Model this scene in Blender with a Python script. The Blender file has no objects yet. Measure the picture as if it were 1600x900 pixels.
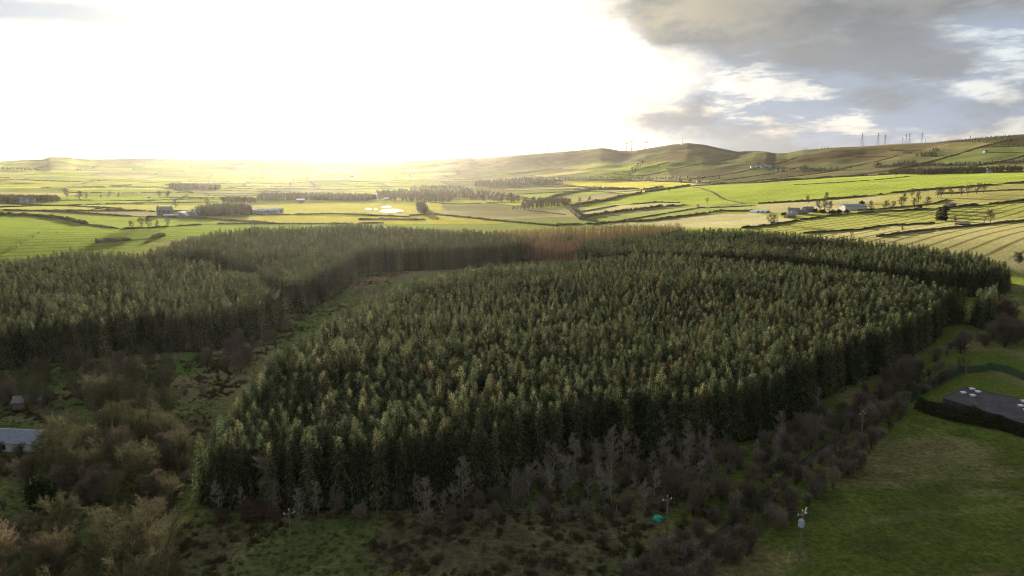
import bpy, math, random
import numpy as np
R = math.radians
sc = bpy.context.scene
COL = sc.collection
random.seed(7); rng = np.random.default_rng(7)

# ------------------------------------------------------------------ camera, sky, sun, exposure
CAMH, PITCH, F = 65.0, R(10.0), 1067.0
cam = bpy.data.objects.new('camera', bpy.data.cameras.new('camera'))
COL.objects.link(cam); sc.camera = cam
cam.location = (0, 0, CAMH); cam.rotation_euler = (R(80.0), 0, 0)
cam.data.sensor_width = 36; cam.data.lens = 36*F/1600
cam.data.clip_start = .5; cam.data.clip_end = 60000
SUN_EL, SUN_AZ = R(5.0), R(-15.0)            # azimuth from +Y, negative = left
EXPO = 1.75
sc.view_settings.view_transform = 'Standard'; sc.view_settings.look = 'None'
sc.view_settings.gamma = 1; sc.view_settings.use_curve_mapping = False
sc.view_settings.exposure = EXPO
cy = sc.cycles
cy.max_bounces = 5; cy.diffuse_bounces = 2; cy.glossy_bounces = 2; cy.transmission_bounces = 4
cy.volume_bounces = 0; cy.transparent_max_bounces = 8
cy.use_denoising = True; cy.denoising_prefilter = 'NONE'; cy.caustics_reflective = False; cy.caustics_refractive = False
cy.use_adaptive_sampling = True; cy.adaptive_threshold = .02
cy.sample_clamp_indirect = 6; cy.filter_width = 1.1

class NT:                                       # tiny node helper
    def __init__(s, t): s.t = t; s.n = t.nodes; s.l = t.links; s.n.clear()
    def node(s, typ, **k):
        n = s.n.new(typ)
        for a, v in k.items(): setattr(n, a, v)
        return n
    def put(s, n, i, v):
        if isinstance(v, bpy.types.NodeSocket): s.l.new(v, n.inputs[i])
        elif v is not None: n.inputs[i].default_value = v
    def math(s, op, a, b=None, c=None, clamp=False):
        n = s.node('ShaderNodeMath', operation=op, use_clamp=clamp)
        s.put(n, 0, a); s.put(n, 1, b); s.put(n, 2, c); return n.outputs[0]
    def mix(s, f, a, b, mode='MIX'):
        n = s.node('ShaderNodeMix', data_type='RGBA', blend_type=mode)
        s.put(n, 0, f); s.put(n, 6, a if not isinstance(a, tuple) else (*a[:3], 1)); s.put(n, 7, b if not isinstance(b, tuple) else (*b[:3], 1))
        return n.outputs[2]
    def sstep(s, v, a, b):
        n = s.node('ShaderNodeMapRange', interpolation_type='SMOOTHSTEP')
        s.put(n, 0, v); s.put(n, 1, a); s.put(n, 2, b); return n.outputs[0]
    def noise(s, vec, scale, detail=4, rough=.55, dist=0):
        n = s.node('ShaderNodeTexNoise'); s.put(n, 'Vector', vec)
        s.put(n, 'Scale', scale); s.put(n, 'Detail', detail); s.put(n, 'Roughness', rough); s.put(n, 'Distortion', dist)
        return n.outputs[0]
    def comb(s, x, y, z=0.0):
        n = s.node('ShaderNodeCombineXYZ'); s.put(n, 0, x); s.put(n, 1, y); s.put(n, 2, z); return n.outputs[0]
    def curve(s, v, pts):
        n = s.node('ShaderNodeFloatCurve'); c = n.mapping.curves[0]
        while len(c.points) < len(pts): c.points.new(.5, .5)
        for p, q in zip(c.points, pts): p.location = q
        n.mapping.update(); s.put(n, 1, v); return n.outputs[0]

world = bpy.data.worlds.new('World'); sc.world = world; world.use_nodes = True
def build_world():
    t = NT(world.node_tree)
    out = t.node('ShaderNodeOutputWorld'); bg = t.node('ShaderNodeBackground')
    bg.inputs[1].default_value = .1
    t.l.new(bg.outputs[0], out.inputs[0])
    sky = t.node('ShaderNodeTexSky', sky_type='NISHITA', sun_disc=False)
    sky.sun_elevation = SUN_EL; sky.sun_rotation = SUN_AZ; sky.air_density = 1; sky.dust_density = 2; sky.altitude = 100
    tc = t.node('ShaderNodeTexCoord'); D = tc.outputs['Generated']
    sp = t.node('ShaderNodeSeparateXYZ'); t.l.new(D, sp.inputs[0]); X, Y, Z = sp.outputs
    a = t.math('ARCTAN2', X, Y); e = t.math('ARCSINE', Z)
    V = t.comb(t.math('MULTIPLY', a, 1.0), t.math('MULTIPLY', e, 2.4), 0.0)
    n1 = t.noise(V, 4.6, 8, .58, .25); n2 = t.noise(V, 11, 7, .62, .1)
    V2 = t.comb(t.math('MULTIPLY', a, 1.0), t.math('MULTIPLY', e, 4.2), 3.7)
    n3 = t.noise(V2, 8, 8, .6, .15)
    aw = t.math('ADD', a, t.math('ADD', t.math('MULTIPLY', t.math('SUBTRACT', n1, .5), .45), t.math('MULTIPLY', t.math('SUBTRACT', n2, .5), .18)))
    k = 10/2**EXPO                                   # scene units per unit of picture brightness
    c = lambda r, g, b, s=1: (r*k*s, g*k*s, b*k*s)
    # high thin overcast, lighter low down
    base = t.mix(t.sstep(e, .24, .6), t.mix(t.sstep(aw, .05, .35), c(1.05, 1.04, 1.0), c(.74, .82, .93)), c(.76, .82, .90))
    base = t.mix(.25, base, sky.outputs[0])
    behind = t.sstep(Y, .25, -.5)
    base = t.mix(behind, base, c(.36, .41, .50))
    # broken blue grey cloud to the right
    cov = t.math('MULTIPLY', t.sstep(aw, .08, .30), t.sstep(e, .30, .16))
    m = t.math('MULTIPLY', t.sstep(n3, .39, .52), cov)
    col = t.mix(m, base, c(.40, .47, .58))
    m2 = t.math('MULTIPLY', t.sstep(n1, .42, .58), t.math('MULTIPLY', cov, .95))
    col = t.mix(m2, col, c(.31, .33, .365))
    # dark deck, upper right; its lower edge follows a curve of the azimuth
    an = t.math('ADD', t.math('MULTIPLY', a, .8), .1, clamp=True)
    eb = t.curve(an, [(0, .95), (.10, .90), (.156, .775), (.204, .655), (.244, .575), (.268, .455), (.324, .44), (.372, .47), (.436, .50), (.524, .545), (.6, .55), (1, .45)])
    eb = t.math('MULTIPLY', eb, .29)
    d = t.math('SUBTRACT', e, eb)
    d = t.math('ADD', d, t.math('MULTIPLY', t.math('SUBTRACT', n1, .5), .10))
    d = t.math('ADD', d, t.math('MULTIPLY', t.math('SUBTRACT', n2, .5), .05))
    deck = t.math('MULTIPLY', t.sstep(d, -.022, .045), t.sstep(aw, -.05, .20))
    deckc = t.mix(t.sstep(n2, .38, .68), c(.245, .262, .280), c(.345, .352, .355))
    warm = t.math('MULTIPLY', t.sstep(n1, .42, .58), t.sstep(a, .46, .14))
    deckc = t.mix(warm, deckc, c(.66, .59, .45))
    col = t.mix(deck, col, deckc)
    # pale blue band of cloud at the upper left
    w = t.math('SUBTRACT', 1.0, t.math('ABSOLUTE', t.math('DIVIDE', t.math('SUBTRACT', e, t.math('ADD', .174, t.math('MULTIPLY', t.math('SUBTRACT', n1, .5), .05))), .030)), clamp=True)
    lm = t.math('MULTIPLY', t.sstep(w, .0, .8), t.math('MULTIPLY', t.sstep(a, -.16, -.50), .85))
    # light of the sun spread through thin cloud
    sd = t.node('ShaderNodeVectorMath', operation='DOT_PRODUCT'); t.l.new(D, sd.inputs[0])
    sd.inputs[1].default_value = (math.sin(SUN_AZ)*math.cos(SUN_EL), math.cos(SUN_AZ)*math.cos(SUN_EL), math.sin(SUN_EL))
    ang = t.math('ARCCOSINE', sd.outputs[1])
    g1 = t.math('EXPONENT', t.math('MULTIPLY', t.math('POWER', t.math('DIVIDE', ang, .13), 2.0), -1.0))
    g2 = t.math('EXPONENT', t.math('MULTIPLY', t.math('DIVIDE', ang, .12), -1.0))
    g3 = t.math('MULTIPLY', g2, t.math('SUBTRACT', 1.0, t.math('MULTIPLY', deck, .75)))
    glow = t.mix(1.0, t.mix(1.0, (0, 0, 0), c(2.6, 2.1, 1.4), 'ADD'), t.comb(g1, g1, g1), 'MULTIPLY')
    halo = t.mix(1.0, t.mix(1.0, (0, 0, 0), c(1.2, 1.05, .8), 'ADD'), t.comb(g3, g3, g3), 'MULTIPLY')
    col = t.mix(1.0, col, halo, 'ADD')
    col = t.mix(lm, col, c(.40, .51, .65))
    col = t.mix(1.0, col, glow, 'ADD')
    t.l.new(col, bg.inputs[0])
build_world()
sun = bpy.data.objects.new('sun', bpy.data.lights.new('sun', 'SUN')); COL.objects.link(sun)
sun.data.energy = 5.0; sun.data.angle = R(.5); sun.data.color = (1, .89, .70)
sun.rotation_euler = (R(90)-SUN_EL, 0, math.pi-SUN_AZ)

# ------------------------------------------------------------------ helpers
def tag(o, label=None, cat=None, group=None, kind=None):
    if label: o['label'] = label
    if cat: o['category'] = cat
    if group: o['group'] = group
    if kind: o['kind'] = kind
    return o
def mk(name, verts, faces, mat=None, parent=None, smooth=False):
    me = bpy.data.meshes.new(name)
    verts = np.asarray(verts, dtype=np.float32).reshape(-1, 3)
    if isinstance(faces, np.ndarray):
        n, k = faces.shape
        me.vertices.add(len(verts)); me.vertices.foreach_set('co', verts.ravel())
        me.loops.add(n*k); me.loops.foreach_set('vertex_index', faces.astype(np.int32).ravel())
        me.polygons.add(n); me.polygons.foreach_set('loop_start', np.arange(0, n*k, k, dtype=np.int32))
        me.update(calc_edges=True)
    else:
        me.from_pydata(verts.tolist(), [], faces)
    if smooth: me.polygons.foreach_set('use_smooth', [True]*len(me.polygons))
    if mat: me.materials.append(mat)
    o = bpy.data.objects.new(name, me); COL.objects.link(o); o.parent = parent
    return o
def empty(name, loc=(0, 0, 0), rz=0.0, **k):
    o = bpy.data.objects.new(name, None); COL.objects.link(o)
    o.location = loc; o.rotation_euler = (0, 0, rz); return tag(o, **k)
def clone(o, loc=None, rz=None, scale=None, **k):
    c = o.copy(); COL.objects.link(c)
    for ch in o.children:
        d = ch.copy(); COL.objects.link(d); d.parent = c
        for g in ch.children:
            h = g.copy(); COL.objects.link(h); h.parent = d
    if loc is not None: c.location = loc
    if rz is not None: c.rotation_euler = (0, 0, rz)
    if scale is not None: c.scale = scale
    return tag(c, **k)
class MB:
    def __init__(s): s.v = []; s.f = []
    def add(s, v, f):
        o = len(s.v); s.v += [tuple(p) for p in v]; s.f += [tuple(i+o for i in q) for q in f]
    def box(s, x0, x1, y0, y1, z0, z1):
        s.add([(x0,y0,z0),(x1,y0,z0),(x1,y1,z0),(x0,y1,z0),(x0,y0,z1),(x1,y0,z1),(x1,y1,z1),(x0,y1,z1)],
              [(3,2,1,0),(4,5,6,7),(0,1,5,4),(1,2,6,5),(2,3,7,6),(3,0,4,7)])
    def tube(s, pts, rad, n=6):
        pts = [np.array(p, float) for p in pts]; rad = list(rad) if hasattr(rad, '__len__') else [rad]*len(pts)
        base = len(s.v)
        for i, p in enumerate(pts):
            d = pts[min(i+1, len(pts)-1)]-pts[max(i-1, 0)]; d /= np.linalg.norm(d)+1e-9
            u = np.cross(d, (0, 0, 1) if abs(d[2]) < .9 else (1, 0, 0)); u /= np.linalg.norm(u); w = np.cross(d, u)
            for k in range(n):
                a = 2*math.pi*k/n; s.v.append(tuple(p+(u*math.cos(a)+w*math.sin(a))*rad[i]))
        for i in range(len(pts)-1):
            for k in range(n):
                a, b = base+i*n+k, base+i*n+(k+1) % n; s.f.append((a, b, b+n, a+n))
        s.f.append(tuple(base+k for k in range(n))[::-1]); s.f.append(tuple(base+(len(pts)-1)*n+k for k in range(n)))
    def build(s, name, mat, parent=None, smooth=False): return mk(name, s.v, s.f, mat, parent, smooth)

def hash2(ix, iy, seed):
    h = (ix.astype(np.int64)*374761393 + iy.astype(np.int64)*668265263 + seed*2147483647) & 0x7fffffff
    h = ((h ^ (h >> 13))*1274126177) & 0x7fffffff
    return ((h ^ (h >> 16)) & 0xffff)/65535.0
def vn(x, y, seed=0):
    x = np.asarray(x, float); y = np.asarray(y, float)
    ix = np.floor(x); iy = np.floor(y); fx = x-ix; fy = y-iy
    fx = fx*fx*(3-2*fx); fy = fy*fy*(3-2*fy)
    a = hash2(ix, iy, seed); b = hash2(ix+1, iy, seed); c = hash2(ix, iy+1, seed); d = hash2(ix+1, iy+1, seed)
    return (a*(1-fx)+b*fx)*(1-fy)+(c*(1-fx)+d*fx)*fy
def fbm(x, y, seed=0, o=4):
    s = 0; a = .5; t = 0
    for i in range(o): s = s+a*vn(x*2**i+i*17.3, y*2**i-i*9.1, seed+i); t += a; a *= .5
    return s/t
def ss(v, a, b):
    t = np.clip((v-a)/(b-a), 0, 1); return t*t*(3-2*t)

# ------------------------------------------------------------------ the lie of the land
cp, sp_ = math.cos(PITCH), math.sin(PITCH)
def ray(px, py):
    a = (px-800)/F; b = (450-py)/F
    return np.array([a, cp+b*sp_, -sp_+b*cp])
def slope(px, py):
    d = ray(px, py); return d[2]/math.hypot(d[0], d[1])
def project(x, y, z):
    dz = z-CAMH; fwd = y*cp-dz*sp_; up = y*sp_+dz*cp
    fwd = np.where(fwd < 1, 1, fwd)
    return 800+F*x/fwd, 450-F*up/fwd
PROFILE = {
 -400: [(700,363),(1000,335),(1400,317),(2000,300),(2600,290),(3400,279),(4500,266),(6000,254),(8500,262)],
 0:    [(700,363),(1000,334),(1400,316),(2000,300),(2600,290),(3400,279),(4500,267),(6000,253),(8500,262)],
 400:  [(700,363),(1000,334),(1400,316),(2000,301),(2600,291),(3400,282),(4500,270),(6000,250),(8500,260)],
 740:  [(700,363),(1000,335),(1400,318),(2000,304),(2600,293),(3400,281),(4300,266),(5400,248),(8000,262)],
 900:  [(700,362),(1000,335),(1400,318),(1900,304),(2400,295),(3000,283),(3800,262),(4800,236),(8000,262)],
 1065: [(700,362),(1000,334),(1300,318),(1700,300),(2100,288),(2600,282),(3200,262),(4200,226),(8000,262)],
 1230: [(700,360),(900,340),(1200,315),(1500,295),(1800,283),(2000,284),(2500,270),(3200,235),(8000,262)],
 1400: [(650,368),(850,342),(1100,312),(1400,286),(1650,275),(1850,278),(2300,262),(3000,226),(8000,262)],
 1600: [(620,372),(800,345),(1050,308),(1300,281),(1500,271),(1700,275),(2100,252),(2700,207),(8000,250)],
 2000: [(620,372),(800,340),(1050,300),(1300,270),(1500,258),(1700,262),(2100,235),(2700,190),(8000,240)]}
SKYLINE = [(-600,255),(0,254),(60,250),(92,249),(100,245.5),(128,245.5),(140,248),(170,249),(270,247),(300,249),(400,248),(455,248),(500,251),(560,252),(620,252),(680,250),(735,246),(745,248),(800,243),(860,238),(900,235),(935,231),(945,232),(965,236),(985,235.5),(1010,231),(1040,226),(1065,223.5),(1090,226),(1120,233),(1140,237),(1165,236),(1185,237),(1195,239.5),(1215,239),(1235,235),(1280,231),(1330,229),(1380,225),(1440,223),(1500,217),(1550,212),(1600,207),(1700,200),(2200,195)]
NA, NR = 800, 400
AZ = np.linspace(R(-55), R(55), NA); LR = np.linspace(math.log(400), math.log(9500), NR); RR = np.exp(LR)
def build_table():
    keys = sorted(PROFILE); cols = []
    for kx in keys:
        p = [(500, None)]+PROFILE[kx]
        rs = [q[0] for q in p]+[9500]; zs = [0.0 if q[1] is None else CAMH+q[0]*slope(kx, q[1]) for q in p]; zs.append(zs[-1])
        cols.append(np.interp(LR, np.log(rs), zs))
    cols = np.array(cols); kaz = np.array([math.atan2(k-800, F*cp+200*sp_) for k in keys])
    Z = np.array([np.interp(AZ, kaz, cols[:, j]) for j in range(NR)]).T
    def gs(A, s, ax):
        n = int(3*s); w = np.exp(-.5*(np.arange(-n, n+1)/s)**2); w /= w.sum()
        P = np.pad(A, [(n, n) if i == ax else (0, 0) for i in (0, 1)], mode='edge')
        return sum(w[k]*(P[k:k+A.shape[0]] if ax == 0 else P[:, k:k+A.shape[1]]) for k in range(2*n+1))
    Z = gs(gs(Z, 22, 0), 5, 1)
    A2, R2 = np.meshgrid(AZ, RR, indexing='ij'); x = R2*np.sin(A2); y = R2*np.cos(A2)
    amp = ss(R2, 600, 2600)
    n = (fbm(x/520, y/520, 3, 4)-.5)*26*amp + (fbm(x/150, y/150, 8, 3)-.5)*5*ss(R2, 620, 1500)
    Z = Z + n*np.clip(1-.0*R2, 0, 1)
    # keep the skyline of the photograph
    sx = np.array([q[0] for q in SKYLINE]); sy = np.array([q[1] for q in SKYLINE])
    skx = 800+F*np.tan(AZ)*cp*1.0
    tgt = np.array([slope(px, py) for px, py in zip(skx, np.interp(skx, sx, sy))])
    lim = RR < 7000
    for _ in range(2):
        el = ((Z-CAMH)/R2)[:, lim]; jj = el.argmax(1); cur = el.max(1); rc = RR[lim][jj]
        rc = np.convolve(np.pad(rc, 20, mode='edge'), np.ones(41)/41, 'valid')
        w = ss(R2, .55*rc[:, None], .95*rc[:, None])
        Z = Z + w*R2*(tgt-cur)[:, None]
        Z = np.where(R2 > 1.12*rc[:, None], np.minimum(Z, CAMH+R2*(tgt[:, None]-.010*ss(R2/rc[:, None], 1.12, 1.6))), Z)
    return Z
ZT = build_table()
def zt(x, y):
    x = np.asarray(x, float); y = np.asarray(y, float)
    a = np.arctan2(x, y); r = np.hypot(x, y)
    u = np.clip((a-AZ[0])/(AZ[1]-AZ[0]), 0, NA-1.001); v = np.clip((np.log(np.maximum(r, 1))-LR[0])/(LR[1]-LR[0]), 0, NR-1.001)
    i = u.astype(int); j = v.astype(int); fu = u-i; fv = v-j
    z = (ZT[i, j]*(1-fu)+ZT[i+1, j]*fu)*(1-fv)+(ZT[i, j+1]*(1-fu)+ZT[i+1, j+1]*fu)*fv
    near = (fbm(x/30, y/30, 21, 3)-.5)*1.4*ss(r, 30, 90)*(1-ss(r, 420, 520))
    rightfield = ss(x-(.60*y-42), -4, 6)*(1-ss(y, 230, 260))
    return np.where(r < 560, z*ss(r, 480, 520)+near*(1-.75*rightfield), z)
def hit(px, py, dz=0.0):                       # where the line of sight of a photo pixel meets the land (raised by dz)
    d = ray(px, py); t = np.exp(np.linspace(math.log(60), math.log(9000), 2500))
    x, y, z = d[0]*t, d[1]*t, CAMH+d[2]*t
    g = zt(x, y)+dz; below = np.nonzero(z < g)[0]
    if len(below) == 0: k = int(np.argmin(z-g)); return np.array([x[k], y[k], g[k]-dz])
    k = below[0]
    if k == 0: return np.array([x[0], y[0], zt(x[0], y[0])])
    a = (z-g)[k-1]; b = (z-g)[k]; f = a/(a-b); X = x[k-1]+f*(x[k]-x[k-1]); Yy = y[k-1]+f*(y[k]-y[k-1])
    return np.array([X, Yy, float(zt(X, Yy))])
def flat(px, py, z=0.0):
    d = ray(px, py); t = (z-CAMH)/d[2]; return np.array([d[0]*t, d[1]*t])
def inpoly(x, y, P):
    P = np.asarray(P, float); c = np.zeros(np.shape(x), bool); j = len(P)-1
    for i in range(len(P)):
        xi, yi = P[i]; xj, yj = P[j]
        c ^= ((yi > y) != (yj > y)) & (x < (xj-xi)*(y-yi)/(yj-yi+1e-12)+xi); j = i
    return c
def polydist(x, y, L):                          # distance to a polyline
    d = np.full(np.shape(x), 1e9)
    for (x0, y0), (x1, y1) in zip(L[:-1], L[1:]):
        dx, dy = x1-x0, y1-y0; t = np.clip(((x-x0)*dx+(y-y0)*dy)/(dx*dx+dy*dy+1e-9), 0, 1)
        d = np.minimum(d, np.hypot(x-x0-t*dx, y-y0-t*dy))
    return d

# stands of the plantation, traced on the ground: 'T' = seen at tree-top height, 'B' = seen at the foot
def outline(pts, top=17.0): return [flat(px, py, top if k == 'T' else 0.0) for px, py, k in pts]
STAND_MAIN = outline([(306,784,'B'),(330,796,'B'),(450,804,'B'),(600,797,'B'),(750,778,'B'),(860,738,'B'),(950,716,'B'),(1100,704,'B'),(1205,680,'B'),(1310,607,'B'),(1400,572,'B'),(1450,540,'B'),(1468,512,'B'),(1540,500,'B'),(1562,482,'B'),
    (1555,452,'T'),(1440,430,'T'),(1300,407,'T'),(1200,397,'T'),(1000,389,'T'),(900,395,'T'),(760,406,'T'),(632,425,'T'),(578,450,'T'),(503,490,'T'),(418,543,'T'),(362,596,'T'),(312,652,'T')])
STAND_BACK = outline([(900,369,'T'),(980,362,'T'),(1060,353,'T'),(1200,359,'T'),(1400,376,'T'),(1540,391,'T'),(1580,403,'T'),(1575,413,'T'),(1450,411,'T'),(1350,401,'T'),(1250,391,'T'),(1000,383,'T'),(900,388,'T')])
STAND_MID = outline([(225,383,'T'),(300,366,'T'),(400,356,'T'),(550,349,'T'),(700,353,'T'),(790,359,'T'),(900,373,'T'),(905,392,'B'),(760,418,'B'),(640,424,'B'),(564,424,'B'),(545,447,'B'),(522,465,'B'),(470,492,'B'),(436,432,'T'),(390,404,'T'),(320,387,'T'),(240,391,'T')])
STAND_LEFT = outline([(-260,410,'T'),(0,401,'T'),(110,384,'T'),(200,386,'T'),(320,399,'T'),(400,421,'T'),(438,448,'T'),(452,503,'B'),(410,527,'B'),(325,548,'B'),(225,552,'B'),(120,562,'B'),(0,580,'B'),(-260,600,'B')])
STAND_LARCH = outline([(770,354,'T'),(900,350,'T'),(1060,346,'T'),(1075,352,'T'),(1000,360,'T'),(915,368,'T'),(905,384,'T'),(860,384,'T'),(800,366,'T'),(770,362,'T')])
STANDS = [STAND_MAIN, STAND_BACK, STAND_MID, STAND_LEFT, STAND_LARCH]

# ------------------------------------------------------------------ hedges traced on the land, fields
HEDGES = [  # (photo path, height, width, label)
 ([(0,336),(60,338),(100,343),(135,351)], 4.5, 4, 'thick dark hedge curving across the green hill at the far left, nearest one of three'),
 ([(0,328),(60,330),(150,335),(200,338),(260,340),(330,342)], 2.4, 3, 'long thin hedge running just above the thick curved hedge on the left'),
 ([(135,351),(190,358),(235,356),(280,353),(350,350),(440,350),(520,350),(600,349)], 2, 2.5, 'field hedge from the end of the thick curved hedge towards the plantation'),
 ([(150,379),(195,376),(230,373),(257,368)], 3.5, 4, 'short dark hedge just above the tops of the left plantation'),
 ([(300,339),(345,344),(400,347),(430,349)], 2.2, 3, 'straggling hedge slanting down in front of the long shelter wood'),
 ([(320,337),(400,336),(520,334),(590,337),(640,339)], 2.2, 3, 'low hedge along the near side of the long shelter wood and its sheds'),
 ([(560,343),(620,343),(665,344)], 2.5, 3, 'thin dark hedge just beyond the plantation below the flooded field'),
 ([(640,337),(680,335),(740,341),(800,347),(870,353)], 2.4, 3, 'hedge running right from the lone dark tree clump to the reddish larches'),
 ([(0,318),(60,321),(130,323),(200,327),(240,331)], 2.2, 3, 'hedge leading to the grey stone farmhouse from the left edge'),
 ([(0,324),(100,321),(200,318),(340,316)], 2, 3, 'pale gappy hedge crossing the fields below the left farmstead'),
 ([(150,326),(180,329),(212,330)], 2.5, 4, 'short dark piece of hedge in the field left of the stone farmhouse'),
 ([(230,309),(330,309),(400,311)], 2.5, 3, 'tree-dotted hedge in the fields beyond the stone farmhouse'),
 ([(870,352),(930,350),(970,347),(1015,345),(1060,339),(1100,334),(1125,330),(1175,330)], 3.0, 4, 'wide dark hedge just beyond the reddish larches, reaching the white sheds'),
 ([(900,332),(965,321),(1025,316),(1062,317)], 2.2, 3, 'upper hedge of the narrow striped field right of the valley'),
 ([(907,341),(975,330),(1037,323),(1072,320)], 5, 5, 'tall bushy hedge along the lower side of the narrow striped field'),
 ([(882,318),(892,327),(902,336),(912,344)], 6, 9, 'short steep belt of scrub dropping down the valley side'),
 ([(892,323),(975,307),(1025,298),(1078,290)], 6, 8, 'wooded hedge slanting up to the middle of the valley fields'),
 ([(825,317),(870,306),(920,296),(980,296)], 6, 9, 'dark scrubby hedge along the valley bottom below the yellow field'),
 ([(835,287),(887,290),(950,294),(1012,296),(1035,292)], 5, 7, 'bushy hedge under the bright yellow field in the valley'),
 ([(825,282),(900,281),(975,281),(1050,284),(1125,287),(1200,285),(1290,277),(1400,272)], 5, 6, 'long dark hedge between the bright fields and the foot of the hills'),
 ([(1160,357),(1200,353),(1250,344),(1300,337),(1345,333),(1450,327),(1540,320),(1600,313),(1700,303)], 2.6, 3.5, 'long straight hedge passing in front of the farm among the trees'),
 ([(1255,365),(1300,362),(1345,359),(1380,353),(1460,349)], 2.0, 3, 'dark ditch-side hedge between the two striped fields on the right'),
 ([(1370,370),(1440,361),(1500,355),(1560,349),(1600,345),(1700,335)], 2.2, 3, 'hedge along the top of the nearest ploughed-line field on the right'),
 ([(1185,318),(1250,315),(1300,311),(1350,307),(1400,301),(1440,297),(1500,293),(1600,285),(1700,278)], 3.0, 4, 'hedge with bare trees under the broad bright green slope'),
 ([(1340,329),(1400,325),(1460,318),(1480,312)], 1.8, 3, 'low hedge among the scattered bare trees above the straight hedge'),
 ([(1470,303),(1540,299),(1600,296),(1700,290)], 1.8, 3, 'thin hedge in the upper right fields below the tree row'),
 ([(1240,289),(1300,286),(1370,281),(1420,276)], 1.6, 3, 'broken remains of a hedge on the broad bright green slope'),
 ([(1075,290),(1110,300),(1130,312),(1160,318)], 2.0, 3, 'hedge dropping down between the valley fields and the broad slope'),
 ([(930,352),(1000,340),(1090,325),(1180,321)], 1.6, 2.5, 'thin hedge across the pale ground above the reddish larches'),
]
HW = [[hit(px, py)[:2] for px, py in h[0]] for h in HEDGES]

def grid_uv(x, y):
    a = R(24); X = x*math.cos(a)+y*math.sin(a); Y = -x*math.sin(a)+y*math.cos(a)
    X = X+60*np.sin(Y/410+1)+25*np.sin(Y/170); Y = Y+45*np.sin(X/520+2)+22*np.sin(X/210)
    u = X/260; v = Y/215
    u = u+.5*hash2(np.floor(v), np.floor(v)*0, 91); return u, v

def rgb(*c): return np.array(c, float)
GREENS = [rgb(.115,.165,.020), rgb(.15,.20,.024), rgb(.175,.215,.032), rgb(.13,.19,.020), rgb(.19,.205,.045), rgb(.10,.14,.022), rgb(.16,.15,.06)]
FIELDS = [  # traced fields, painted in order: (photo outline, albedo)
 ([(-200,345),(0,337),(60,340),(100,345),(135,352),(190,359),(300,352),(500,352),(640,350),(700,352),(500,356),(300,370),(0,420),(-200,430)], (.11,.175,.018)),
 ([(0,329),(150,336),(330,343),(430,350),(300,352),(190,357),(135,350),(90,341),(0,335)], (.125,.185,.022)),
 ([(430,337),(600,339),(680,336),(760,344),(800,349),(640,350),(440,349),(330,342)], (.19,.22,.025)),
 ([(440,318),(640,317),(690,318),(690,330),(440,334)], (.18,.21,.025)),
 ([(880,282),(1000,282),(1090,287),(1080,290),(1000,296),(940,293),(880,290)], (.25,.24,.028)),
 ([(1020,297),(1075,291),(1130,289),(1200,286),(1290,278),(1400,273),(1600,269),(1700,266),(1700,278),(1600,284),(1500,292),(1400,300),(1300,310),(1185,317),(1100,313),(900,333),(895,328)], (.135,.20,.020)),
 ([(890,330),(965,319),(1062,317),(1070,320),(910,341)], (.20,.22,.06)),
 ([(912,343),(1070,322),(1185,319),(1200,330),(1120,331),(1000,344)], (.14,.19,.035)),
 ([(880,352),(1015,346),(1100,336),(1180,333),(1250,345),(1170,356),(1100,356),(1000,352)], (.27,.24,.12)),
 ([(1180,320),(1300,313),(1380,306),(1420,310),(1400,322),(1340,330),(1230,335),(1190,330)], (.22,.205,.085)),
 ([(1170,357),(1250,345),(1345,334),(1600,314),(1700,304),(1700,334),(1600,344),(1500,354),(1380,352),(1340,360),(1250,366)], (.15,.19,.03)),
 ([(1380,306),(1600,286),(1700,278),(1700,302),(1600,312),(1450,326),(1345,333)], (.16,.185,.035)),
 ([(1250,367),(1340,361),(1380,354),(1480,349),(1500,354),(1370,370),(1300,376)], (.24,.24,.06)),
 ([(1300,378),(1370,371),(1440,362),(1600,346),(1700,336),(1800,430),(1570,420),(1400,390)], (.225,.235,.055)),
 ([(1480,349),(1560,343),(1600,340),(1600,344),(1500,354)], (.25,.22,.09)),
 ([(1560,404),(1700,390),(1700,440),(1590,425)], (.26,.24,.07)),
 ([(690,322),(800,324),(790,330),(700,329)], (.13,.095,.05)),
 ([(1040,262),(1180,270),(1180,276),(1050,276)], (.085,.07,.045)),
]
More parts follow.
